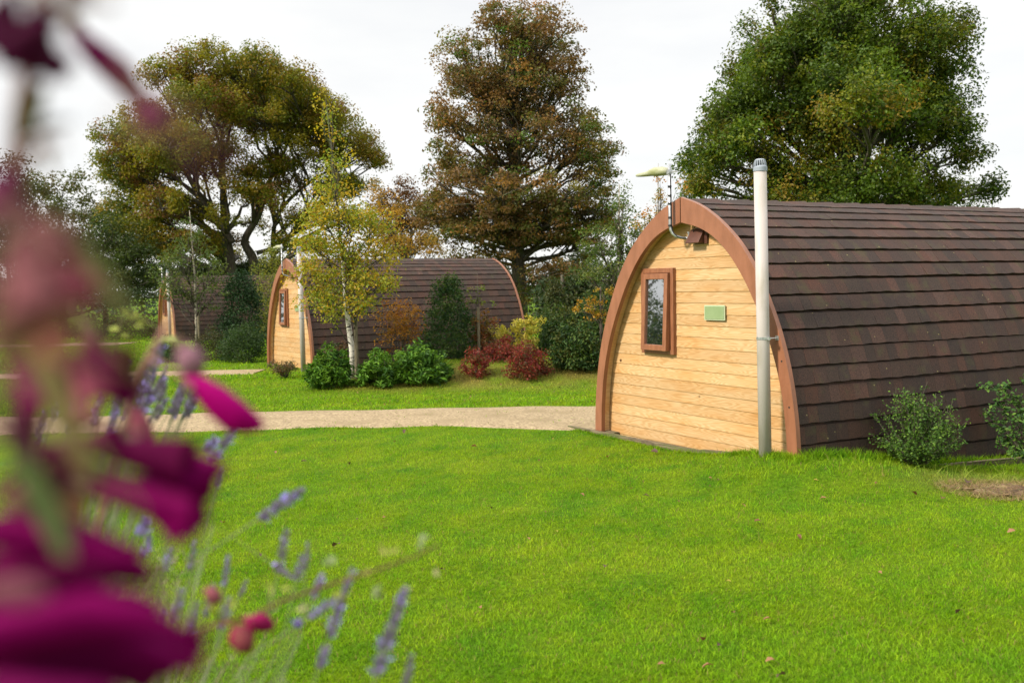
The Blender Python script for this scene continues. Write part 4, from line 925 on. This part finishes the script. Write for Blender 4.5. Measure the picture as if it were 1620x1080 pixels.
tag(link('grass', mesh_np('grass', np.concatenate(Vs), np.concatenate(Ts), np.concatenate(Cs)), M['blade']), 'short bright green mown grass of the lawn', 'grass', kind='stuff')
# longer tufts along the foot of the near pod
rg = np.random.default_rng(301)
Vs = []; Ts = []; Cs = []; k = 0
def tuft_line(p, q, n, h, spread):
    global k
    t = rg.random(n)[:, None]; P = np.array(p[:2]) * (1 - t) + np.array(q[:2]) * t + rg.normal(size=(n, 2)) * spread
    x, y = P[:, 0], P[:, 1]; ok = ~in_pod(x, y, .0); x, y = x[ok], y[ok]; n = len(x); z = gz(x, y); hv = h * rg.uniform(.4, 1.3, n); a = rg.uniform(0, 6.28, n); wv = .004; lean = rg.normal(size=(n, 2)) * .5
    b0 = np.stack([x - np.cos(a) * wv, y - np.sin(a) * wv, z], -1); b1 = np.stack([x + np.cos(a) * wv, y + np.sin(a) * wv, z], -1); tp = np.stack([x + lean[:, 0] * hv, y + lean[:, 1] * hv, z + hv], -1)
    Vs.append(np.stack([b0, b1, tp], 1).reshape(-1, 3)); Ts.append(np.arange(n * 3).reshape(-1, 3) + k); k += n * 3
    Cs.append(np.repeat(lawn_col(x, y) * rg.uniform(.6, 1.2, (n, 1)), 3, 0))
tuft_line(podw(.9, -.12, 0), podw(1.75, -.08, 0), 1500, .05, .05); tuft_line(podw(1.66, 0, 0), podw(1.72, 4.5, 0), 4500, .08, .05)
tuft_line(podw(-1.9, -.1, 0), podw(1.0, -.1, 0), 1500, .035, .03)
rg = np.random.default_rng(302); n = 6000; th_ = rg.uniform(0, 6.28, n); rr_ = rg.random(n) ** .5 * 1.15; x = soilx + np.cos(th_) * rr_ * .62; y = soily + np.sin(th_) * rr_ * .4
hv = .03 * rg.uniform(.3, 1.3, n); a = rg.uniform(0, 6.28, n); ln = rg.normal(size=(n, 2)) * 1.2; z = gz(x, y) + .008; wv = .0028
b0 = np.stack([x - np.cos(a) * wv, y - np.sin(a) * wv, z], -1); b1 = np.stack([x + np.cos(a) * wv, y + np.sin(a) * wv, z], -1); tp_ = np.stack([x + ln[:, 0] * hv, y + ln[:, 1] * hv, z + hv], -1)
tag(link('dry_grass', mesh_np('dry_grass', np.stack([b0, b1, tp_], 1).reshape(-1, 3), np.arange(n * 3).reshape(-1, 3), np.repeat(pick([(.30, .21, .10), (.22, .14, .07), (.38, .30, .14), (.16, .20, .04)], rg, n) * rg.uniform(.7, 1.2, (n, 1)), 3, 0)), M['blade']), 'dead straw coloured grass over the bare soil patch', 'grass', kind='stuff')
tag(link('long_grass', mesh_np('long_grass', np.concatenate(Vs), np.concatenate(Ts), np.concatenate(Cs)), M['blade']), 'longer untrimmed grass along the foot of the near pod', 'grass', kind='stuff')

# fallen leaves: one curled leaf of each colour, copied
def leaf_mesh(name, col, seed):
    rg = np.random.default_rng(seed); n = 5; m = 4; V = []; 
    for i in range(n + 1):
        t = i / n; wd = math.sin(math.pi * min(1, t * .92 + .04)) ** .7 * .42 * (1 + .25 * math.sin(t * 14))
        for j in range(m + 1):
            s_ = (j / m - .5) * 2; V.append(((t - .5), s_ * wd, .35 * s_ * s_ * wd + .12 * math.sin(t * 3.1) + rg.normal() * .015))
    Fq = [(i * (m + 1) + j, (i + 1) * (m + 1) + j, (i + 1) * (m + 1) + j + 1, i * (m + 1) + j + 1) for i in range(n) for j in range(m)]
    return mesh_np(name, V, Fq, np.tile(np.array(col), (len(V), 1)), True)
lv = [leaf_mesh('fallen_leaf', (.16, .07, .035), 1), leaf_mesh('fallen_leaf', (.28, .14, .07), 2), leaf_mesh('fallen_leaf', (.33, .26, .05), 3), leaf_mesh('fallen_leaf', (.09, .05, .035), 4)]
for m_ in lv: m_.materials.append(M['litter'])
ltxt = ['curled mid brown autumn leaf lying on the lawn', 'pinkish tan autumn leaf lying on the lawn', 'yellow autumn leaf lying on the lawn', 'dark brown withered leaf lying on the lawn']
lgrp = ['mid brown fallen leaves', 'tan fallen leaves', 'yellow fallen leaves', 'dark brown fallen leaves']
rg = np.random.default_rng(411)
pix = [(1215, 979, 1, .045), (1152, 919, 2, .03), (1112, 1010, 0, .045), (1138, 1020, 3, .035), (1120, 1053, 1, .05), (1047, 1050, 1, .035), (1236, 1068, 3, .05), (1218, 1044, 1, .04), (1199, 824, 0, .05), (1302, 788, 1, .05), (1022, 784, 3, .05),
       (1160, 968, 0, .03), (1517, 967, 3, .04), (532, 862, 3, .07), (352, 826, 0, .05), (1035, 714, 3, .08), (962, 722, 1, .06), (1176, 799, 1, .04), (1445, 780, 0, .06), (1490, 787, 0, .06), (958, 895, 3, .04), (750, 706, 1, .06), (480, 730, 3, .06), (435, 715, 1, .05), (640, 682, 3, .06),
       (1530, 762, 3, .09), (1600, 840, 1, .05), (880, 840, 2, .03), (700, 900, 3, .035), (760, 960, 1, .03), (1290, 760, 2, .05), (1392, 905, 1, .03)]
for (px, py, ci, s_) in pix:
    d = FW * FPX + RT * (px - 810) - UP * (py - 540); t = -(CAMZ - .03) / d[2]; P = np.array([0, 0, CAMZ]) + d * t
    for _ in range(4):
        t = (float(gz(P[0], P[1])) + .03 - CAMZ) / d[2]; P = np.array([0, 0, CAMZ]) + d * t
    o = link('fallen_leaf', lv[ci], None); o.location = P; o.scale = (s_, s_ * .8, s_); o.rotation_euler = (rg.normal() * .3, rg.normal() * .3, rg.uniform(0, 6.28)); tag(o, ltxt[ci], 'leaf', lgrp[ci])
for i in range(100):
    x, y = (rg.uniform(-5, 1.5), rg.uniform(14.4, 17)) if i % 2 else (rg.uniform(-4, 3), rg.uniform(6, 12))
    ci = int(rg.integers(4)); s_ = rg.uniform(.02, .042)
    if in_path(x, y) or in_pod(x, y): continue
    o = link('fallen_leaf', lv[ci], None); o.location = (x, y, float(gz(x, y)) + .028); o.scale = (s_, s_ * .8, s_); o.rotation_euler = (rg.normal() * .4, rg.normal() * .4, rg.uniform(0, 6.28)); tag(o, ltxt[ci], 'leaf', lgrp[ci])

# ------------------------------------------------------------------ flower bed beside the camera
BEDZ = .80
def bell(mb, p, ax, L, R, col, rg, closed=False, col2=None):
    """tubular flower with five flared lobes, mouth at p + ax*L"""
    ax = norm(np.array(ax, float)); a = np.cross(ax, [0, 0, 1.]); a = norm(a if np.linalg.norm(a) > .1 else np.array([1., 0, 0])); b = np.cross(ax, a); n = 20
    prof = [(0, .12), (.15, .28), (.35, .42), (.6, .58), (.8, .74), (.92, .84), (1.0, .92)] if not closed else [(0, .14), (.15, .35), (.4, .55), (.65, .6), (.85, .4), (.97, .15), (1.0, .03)]
    vs = []; cs = []
    for i, (t, r) in enumerate(prof):
        for k in range(n):
            th = 2 * math.pi * k / n; lob = 1 + (.10 * math.cos(5 * th) if i >= 5 and not closed else .13 * math.cos(3 * th + 1 + t * 2) * math.sin(math.pi * t) if closed else 0); tt = t + (.022 * math.cos(5 * th) if i >= 5 and not closed else 0)
            droop = -.06 * L * t * t + (.05 * L * math.sin(t * 5.5 + L * 300) if closed and L > .03 else 0)
            vs.append(np.array(p) + ax * L * tt + (a * math.cos(th) + b * math.sin(th)) * R * r * lob + np.array([0, 0, droop]))
    fs = [(i * n + k, i * n + (k + 1) % n, (i + 1) * n + (k + 1) % n, (i + 1) * n + k) for i in range(len(prof) - 1) for k in range(n)] + [tuple(range(n))[::-1]]
    k0 = len(mb.v); mb.add(vs, fs, col)
MAG = (.15, .0, .065); DMAG = (.07, .0, .028); DRK = (.045, .003, .02); PNK = (.24, .06, .09); BRN = (.10, .05, .03)
def penstemon(label, base, stem_pts, flowers, cal=(.12, .07, .04), stemcol=(.20, .09, .07), leaves=()):
    rg = np.random.default_rng(len(flowers) * 7 + int(abs(base[0]) * 1000))
    root = empty('penstemon', base, label, 'flowering plant', 'magenta penstemons in the foreground bed'); B = np.array(base)
    for pts in stem_pts:
        mb = MB(); mb.tube([np.array(q) - B for q in pts], [.0032] * (len(pts) - 1) + [.0018], 7, stemcol); mb.build('stem', M['stem'], root, smooth=True)
    for (p, ax, L, R, col, closed, sp) in flowers:
        mb = MB(); bell(mb, np.array(p) - B, ax, L, R, col, rg, closed); f = mb.build('bud' if closed else 'flower', M['petal'], root, smooth=True)
        mb = MB(); q = np.array(p) - B; s_ = np.array(sp) - B if sp is not None else q - norm(np.array(ax, float)) * .02 - np.array([0, 0, .01])
        mb.tube([s_, (s_ + q) / 2 + np.array([0, 0, .003]), q], .0013, 6, stemcol); bell(mb, q - norm(np.array(ax, float)) * .004, ax, L * .2, R * .42, cal, rg)
        mb.build('calyx', M['stem'], f, smooth=True)
    for (p, d, s_, col) in leaves:
        d = norm(np.array(d, float)); sd_ = norm(np.cross(d, [0, .3, 1.])); V = []
        for i in range(7):
            t = i / 6; wd = math.sin(math.pi * (t * .94 + .03)) * s_ * .15
            for j in (-1, 0, 1): V.append(np.array(p) - B + d * s_ * t + sd_ * wd * j + np.array([0, 0, -.25 * s_ * t * t + (.03 * s_ if j else 0)]))
        Fq = [(i * 3 + j, (i + 1) * 3 + j, (i + 1) * 3 + j + 1, i * 3 + j + 1) for i in range(6) for j in range(2)]
        link('leaf', mesh_np('leaf', V, Fq, np.tile(np.array(col), (21, 1)), True), M['stem'], root)
    return root
def fl(px, py, px2, py2, d, wpx, col, closed=False, dd=0.0, stem=None):
    """flower seen with its throat at one photo point and its mouth at another, wpx = mouth width in photo pixels at distance d"""
    p, q = at(px, py, d), at(px2, py2, d + dd); L = np.linalg.norm(q - p); return (p, q - p, L, wpx / 2 / FPX * d / (1.05 if not closed else .6), col, closed, stem)
dA = .40
bp = (-.28, .36, BEDZ)
st1 = [(-.28, .36, BEDZ), (-.25, .38, 1.2), at(40, 800, .40), at(60, 600, .39), at(20, 400, .38), at(30, 200, .37), at(60, 20, .36), at(90, -120, .36)]
penstemon('nearest tall penstemon, much blurred, with drooping deep magenta bells at the left edge', bp, [st1], [
    fl(60, 5, 50, 105, .34, 125, DRK), fl(100, 20, 15, 85, .33, 90, DRK), fl(20, -20, -10, 80, .34, 110, DRK), fl(105, 25, 238, 172, .46, 46, (.07, .001, .03), True), fl(225, 150, 262, 215, .32, 62, (.12, .01, .06), True), fl(20, 30, 95, 105, .36, 60, DMAG),
    fl(90, -60, 120, -10, .3, 60, BRN), fl(320, 235, 345, 262, .17, 34, (.16, .03, .09), True),
    fl(30, 260, -20, 330, .30, 90, (.12, .01, .06)), fl(40, 330, 85, 400, .30, 90, (.16, .05, .06)), fl(20, 380, 60, 480, .27, 120, (.20, .07, .08)), fl(90, 400, 130, 470, .28, 80, (.22, .05, .07)), fl(-10, 460, 30, 540, .27, 110, BRN), fl(80, 470, 90, 560, .27, 100, (.19, .07, .05)),
    fl(50, 600, 205, 585, .40, 125, DMAG), fl(150, 520, 160, 620, .42, 110, (.12, .001, .05)), fl(120, 575, 150, 630, .36, 70, PNK), fl(10, 560, 70, 630, .36, 90, MAG),
    fl(0, 620, 40, 700, .28, 70, (.05, .004, .025)), fl(30, 700, 110, 760, .34, 46, (.07, .005, .03)),
    fl(-110, 850, 240, 856, .37, 70, MAG, True), fl(-60, 890, 262, 884, .39, 62, (.13, .0, .055), True), fl(-40, 832, 205, 838, .40, 50, DMAG, True), fl(-60, 915, 190, 908, .34, 56, DMAG, True), fl(60, 862, 236, 900, .42, 46, (.17, .0, .07), True), fl(90, 850, 215, 880, .46, 56, MAG),
    fl(-160, 985, 300, 972, .33, 82, MAG, True), fl(-120, 1020, 325, 1022, .35, 74, (.14, .0, .06), True), fl(-60, 955, 262, 950, .36, 56, DMAG, True), fl(-60, 1062, 280, 1052, .35, 70, (.10, .0, .045), True), fl(90, 1000, 318, 1003, .42, 64, MAG), fl(60, 1040, 240, 1062, .44, 60, DMAG), fl(-40, 1095, 190, 1090, .32, 70, (.13, .003, .06), True),
    fl(-30, 935, 80, 930, .30, 44, (.20, .07, .09), True), fl(0, 780, 70, 800, .36, 40, (.16, .06, .06), True), fl(-20, 300, 40, 360, .3, 60, (.16, .05, .07), True), fl(60, 350, 130, 390, .32, 44, (.15, .07, .06), True), fl(70, 430, 150, 440, .30, 44, (.22, .05, .08), True)],
    leaves=[(at(10, 470, .33), (.3, .2, -.8), .06, (.16, .12, .05)), (at(25, 235, .35), (.3, .1, .9), .03, (.09, .08, .03)), (at(25, 225, .35), (.8, .1, .5), .022, (.09, .07, .03)), (at(60, 200, .35), (.2, .1, -.9), .016, (.10, .07, .03)), (at(0, 560, .28), (.6, .1, -.6), .05, (.14, .15, .05)), (at(10, 690, .33), (.3, .3, -.9), .05, (.08, .12, .04)), (at(0, 420, .34), (.7, .3, -.5), .05, (.10, .11, .04)), (at(70, 330, .36), (.5, .3, -.7), .05, (.12, .12, .05)),
            (at(20, 760, .34), (.8, .3, -.3), .035, (.07, .08, .035)), (at(50, 790, .36), (.5, .3, -.5), .03, (.08, .07, .035)), (at(110, 700, .40), (-.35, .1, -.9), .04, (.22, .10, .08)), (at(60, 560, .30), (.9, .1, -.1), .04, (.16, .12, .05)), (at(-10, 640, .33), (.9, .1, -.5), .035, (.07, .06, .03))])
st2 = [(-.34, .52, BEDZ), (-.33, .54, 1.15), at(60, 1000, .55), at(90, 780, .56), at(120, 690, .57), at(150, 560, .58), at(120, 480, .58)]
penstemon('second penstemon with a pair of wide magenta bells pointing to the lawn', (-.34, .52, BEDZ), [st2], [
    fl(100, 700, 300, 722, .46, 100, DMAG), fl(200, 690, 335, 760, .48, 105, MAG), fl(120, 765, 315, 790, .47, 125, MAG), fl(150, 740, 300, 820, .47, 90, (.20, .001, .09)), fl(60, 720, 190, 690, .46, 70, DMAG), fl(80, 820, 20, 760, .44, 70, DMAG), fl(95, 665, 160, 655, .50, 30, PNK, True)],
    leaves=[(at(120, 690, .5), (-.3, .1, -.9), .09, (.26, .11, .085)), (at(110, 690, .55), (-.15, .1, -.95), .05, (.10, .10, .04)), (at(130, 400, .6), (-.5, .2, .7), .03, (.16, .18, .06)), (at(105, 430, .6), (.8, .2, .3), .035, (.10, .14, .05)), (at(110, 380, .6), (.5, .2, -.7), .035, (.12, .14, .05))])
st3 = [(-.44, .86, BEDZ), (-.42, .87, 1.2), at(140, 900, .86), at(190, 700, .87), at(225, 590, .88), at(250, 540, .88), at(270, 500, .88)]
penstemon('farther penstemon whose single bright magenta bud points over the gravel track', (-.44, .86, BEDZ), [st3], [
    fl(292, 602, 418, 670, .74, 54, (.30, .0, .12), True, stem=at(235, 566, .76)), fl(285, 545, 318, 590, .66, 46, (.26, .13, .17), True), fl(200, 640, 240, 700, .9, 34, PNK, True)], stemcol=(.26, .13, .10))
# arching red-brown twig with buds and small leaves
def twig_plant():
    B = np.array([-.42, .95, BEDZ]); root = empty('rose_twig', B, 'arching red brown twig with pink buds and tiny pale leaves over the lawn', 'plant stem'); rg = np.random.default_rng(5)
    pts = [B, at(150, 1090, .97), at(235, 1025, 1.0), at(300, 1003, 1.02), at(350, 985, 1.03), at(400, 975, 1.05), at(445, 950, 1.08), at(520, 925, 1.12), at(600, 900, 1.16), at(650, 882, 1.2), at(695, 862, 1.22)]
    mb = MB(); mb.tube([p - B for p in pts], np.linspace(.0028, .0011, len(pts)).tolist(), 7, (.17, .06, .045)); mb.build('stem', M['stem'], root, smooth=True)
    for (a, b, c, d, dist, wd, col) in [(325, 930, 350, 950, 1.0, 24, (.24, .07, .09)), (385, 975, 435, 990, 1.04, 30, (.22, .01, .065)), (400, 990, 365, 1020, 1.03, 42, (.22, .01, .05)), (375, 990, 395, 1030, 1.02, 34, (.20, .045, .055))]:
        f = fl(a, b, c, d, dist, wd, col, True); mb = MB(); bell(mb, f[0] - B, f[1], f[2], f[3], col, rg, True); bell(mb, f[0] - B, f[1], f[2] * .3, f[3] * .5, (.22, .17, .07), rg)
        mb.tube([f[0] - B, pts[4] - B], .0011, 5, (.2, .09, .05)); mb.build('bud', M['petal'], root, smooth=True)
    V = []; C = []
    for (px, py, s_) in [(672, 848, .018), (665, 860, .012), (690, 905, .012), (625, 870, .013), (605, 872, .012), (595, 935, .022), (525, 885, .016), (555, 910, .014), (580, 905, .014), (545, 945, .013), (532, 940, .012), (430, 935, .013), (455, 930, .014), (370, 960, .012), (335, 960, .012), (480, 960, .012)]:
        d_ = np.interp(px, [300, 700], [1.02, 1.22]); P = at(px, py, d_) - B
        V.append(leaf_quads(np.array([P, P + rg.normal(size=3) * .004]), np.array([[0, -.6, .8], [.3, -.5, .6]]) + rg.normal(size=(2, 3)) * .4, np.array([s_, s_ * .8]) * .95, rg, .6)); c = [(.40, .34, .20), (.25, .25, .05), (.16, .20, .08)][rg.integers(3)]; C.append(np.tile(np.array(c), (8, 1)))
    V = np.concatenate(V); link('foliage', mesh_np('foliage', V, quadF(len(V) // 4), np.concatenate(C)), M['stem'], root)
twig_plant()
# yellow-green leafy sprigs among the lavender
def sprig(label, base, pts, lf, seed, col):
    B = np.array(base); root = empty('leafy_sprig', B, label, 'plant stem'); rg = np.random.default_rng(seed)
    mb = MB(); mb.tube([np.array(p) - B for p in pts], .0012, 6, (.14, .12, .05)); mb.build('stem', M['stem'], root)
    V = np.concatenate([leaf_quads(np.array([np.array(p) - B]), np.array([[rg.normal() * .3, -.6, .7]]), np.array([s_]), rg, .6, T=np.array([[1., 0, -.4]])) for p, s_ in lf])
    link('foliage', mesh_np('foliage', V, quadF(len(lf)), np.tile(np.array(col), (len(V), 1)) * rg.uniform(.7, 1.2, (len(V), 1))), M['stem'], root)
sprig('thin sprig with arching yellow green leaves left of the farthest pod', (-.78, 1.5, BEDZ), [(-.78, 1.5, BEDZ), at(120, 800, 1.5), at(175, 600, 1.5), at(192, 500, 1.5), at(215, 497, 1.5), at(250, 520, 1.5)],
      [(at(200, 496, 1.5), .026), (at(213, 499, 1.5), .024), (at(225, 507, 1.5), .022), (at(220, 515, 1.5), .018), (at(180, 520, 1.5), .02), (at(196, 530, 1.5), .014)], 3, (.24, .27, .03))
sprig('thin sprig with pale green drooping leaves before the small round bush', (-.80, 1.8, BEDZ), [(-.80, 1.8, BEDZ), at(160, 800, 1.8), at(215, 640, 1.8), at(238, 560, 1.8), at(262, 538, 1.8), at(292, 552, 1.8)],
      [(at(256, 538, 1.8), .03), (at(272, 536, 1.8), .03), (at(284, 545, 1.8), .026), (at(292, 553, 1.8), .02), (at(245, 545, 1.8), .022)], 4, (.24, .30, .07))
# lavender
def lav_spike(mb, a, b, rg, wd, viol):
    a, b = np.array(a), np.array(b); ax = b - a; L = np.linalg.norm(ax); ax = ax / L; n = max(6, int(L / .0045)); wd = wd * 1.25
    for i in range(n):
        t = i / (n - 1)
        if .2 < t < .3 and L > .05 and rg.random() < .7: continue
        for k in range(7):
            th = rg.uniform(0, 6.28); u = norm(np.cross(ax, rg.normal(size=3))); r = wd * (.55 + .45 * math.sin(math.pi * min(1, .25 + t * .8))) * rg.uniform(.7, 1.1)
            p = a + ax * L * t; tip = p + u * r + ax * .006; s_ = np.cross(ax, u) * wd * .32
            c = np.array([.27, .23, .33]) * rg.uniform(.6, 1.3)
            if rg.random() < viol: c = np.array([.42, .34, .85]) * rg.uniform(.8, 1.3); tip = p + u * r * 1.5 + ax * .004; s_ = s_ * 1.4
            mb.add([p - ax * .002, p + u * r * .6 + s_, tip, p + u * r * .6 - s_], [(0, 1, 2), (0, 2, 3)], tuple(c))
def lavender(label, base, spikes, nfol, hfol, spread, seed):
    B = np.array(base, float); root = empty('lavender_plant', B, label, 'lavender', 'lavender plants in the foreground bed'); rg = np.random.default_rng(seed)
    mb = MB()
    for (px, py, px2, py2, d, wd, vi) in spikes:
        a, b = at(px, py, d) - B, at(px2, py2, d) - B; s0_ = np.array([rg.normal() * .03, rg.normal() * .03, 0]); dr = norm(a - b)
        c_ = a + dr * .10; mid = s0_ * .45 + c_ * .55
        mb.tube([s0_, mid, c_, a, b], [.0012, .0011, .001, .001, .0008], 5, (.17, .20, .10))
        m2 = MB(); lav_spike(m2, a, b, rg, wd, vi); m2.build('flower_spike', M['petal'], root)
    mb.build('stem', M['stem'], root)
    # narrow grey green leaves and old flower stalks
    V = []; T = []; C = []
    for i in range(nfol):
        a = rg.uniform(0, 6.28); r = spread * rg.random() ** .5; h = hfol * rg.uniform(.35, 1.05) * (1.05 - .4 * r / spread); p0 = np.array([math.cos(a) * r * .25, math.sin(a) * r * .25, 0]); p2 = np.array([math.cos(a) * r, math.sin(a) * r, h]); p1 = (p0 + p2) / 2 + np.array([0, 0, h * .12])
        w_ = np.array([math.sin(a), -math.cos(a), 0]) * rg.uniform(.0007, .0015); k = len(V); V += [p0 - w_, p0 + w_, p1 + w_, p1 - w_, p2]
        T += [(k, k + 1, k + 2), (k, k + 2, k + 3), (k + 3, k + 2, k + 4)]
        c = [(.16, .19, .10), (.20, .15, .10), (.24, .17, .13), (.12, .16, .07), (.30, .26, .18)][rg.integers(5)]; C += [c] * 5
        for q in range(5):
            t = rg.uniform(.25, 1); p = p1 + (p2 - p1) * (t * 2 - 1) if t > .5 else p0 + (p1 - p0) * t * 2; dv = norm(rg.normal(size=3) + np.array([0, 0, 1.2])) * rg.uniform(.015, .035); w2 = norm(np.cross(dv, rg.normal(size=3))) * .0011; k = len(V); V += [p, p + dv * .5 + w2, p + dv, p + dv * .5 - w2]; T += [(k, k + 1, k + 2), (k, k + 2, k + 3)]; C += [c] * 4
    link('foliage', mesh_np('foliage', V, T, np.array(C)), M['stem'], root)
rl = np.random.default_rng(9)
lavender('lavender with long violet spikes leaning out over the lawn, nearest the camera', (-.52, 1.05, BEDZ), [
    (505, 1055, 556, 905, 1.25, .0065, .14), (596, 1065, 640, 935, 1.15, .008, .16), (640, 1090, 650, 1040, 1.15, .005, .1), (490, 975, 526, 951, 1.3, .006, .3), (495, 945, 508, 913, 1.3, .006, .25), (468, 990, 471, 983, 1.3, .005, .5),
    (440, 905, 453, 842, 1.4, .0065, .2), (470, 915, 478, 882, 1.4, .006, .2), (432, 892, 462, 912, 1.4, .005, .05), (484, 900, 487, 862, 1.45, .004, .05), (412, 818, 476, 776, 1.4, .0085, .25), (355, 925, 361, 882, 1.45, .0045, .2), (378, 945, 388, 922, 1.5, .004, .1)], 170, .36, .30, 21)
lavender('lavender at the track side with pale blue violet spikes near the pink bud', (-.68, 1.62, BEDZ), [
    (335, 728, 378, 668, 1.6, .008, .3), (328, 712, 340, 695, 1.6, .009, .35), (225, 622, 256, 548, 1.6, .009, .3), (222, 650, 240, 620, 1.6, .010, .4), (222, 845, 232, 824, 1.5, .008, .5), (228, 878, 236, 850, 1.5, .007, .4), (262, 900, 270, 870, 1.5, .005, .2), (300, 900, 308, 860, 1.5, .005, .1), (345, 770, 352, 745, 1.6, .005, .1)], 230, .50, .34, 22)
sp2 = []
for i in range(34):
    x = rl.uniform(172, 305); y = 672 - rl.random() * 70 * (1 if x < 260 else .5); l = rl.uniform(22, 46); sp2.append((x, y, x + l * rl.uniform(.25, .6), y - l, rl.uniform(2.0, 2.2), .006, .08))
lavender('farther lavender with many thin faded spikes against the gravel track', (-.95, 2.0, BEDZ), sp2, 600, .62, .36, 23)
lavender('lavender behind the big magenta bells at the left edge', (-.85, 1.45, BEDZ), [(60 + 22 * i, 700 - (i * 37) % 60, 72 + 22 * i, 655 - (i * 37) % 60, 1.6, .006, .15) for i in range(6)], 260, .58, .36, 24)
lavender('low spreading lavender filling the bottom left of the bed', (-.62, 1.25, BEDZ), [(250 + 25 * i, 1010 - (i * 29) % 50, 262 + 25 * i, 965 - (i * 29) % 50, 1.35, .005, .1) for i in range(5)], 1500, .42, .36, 25)
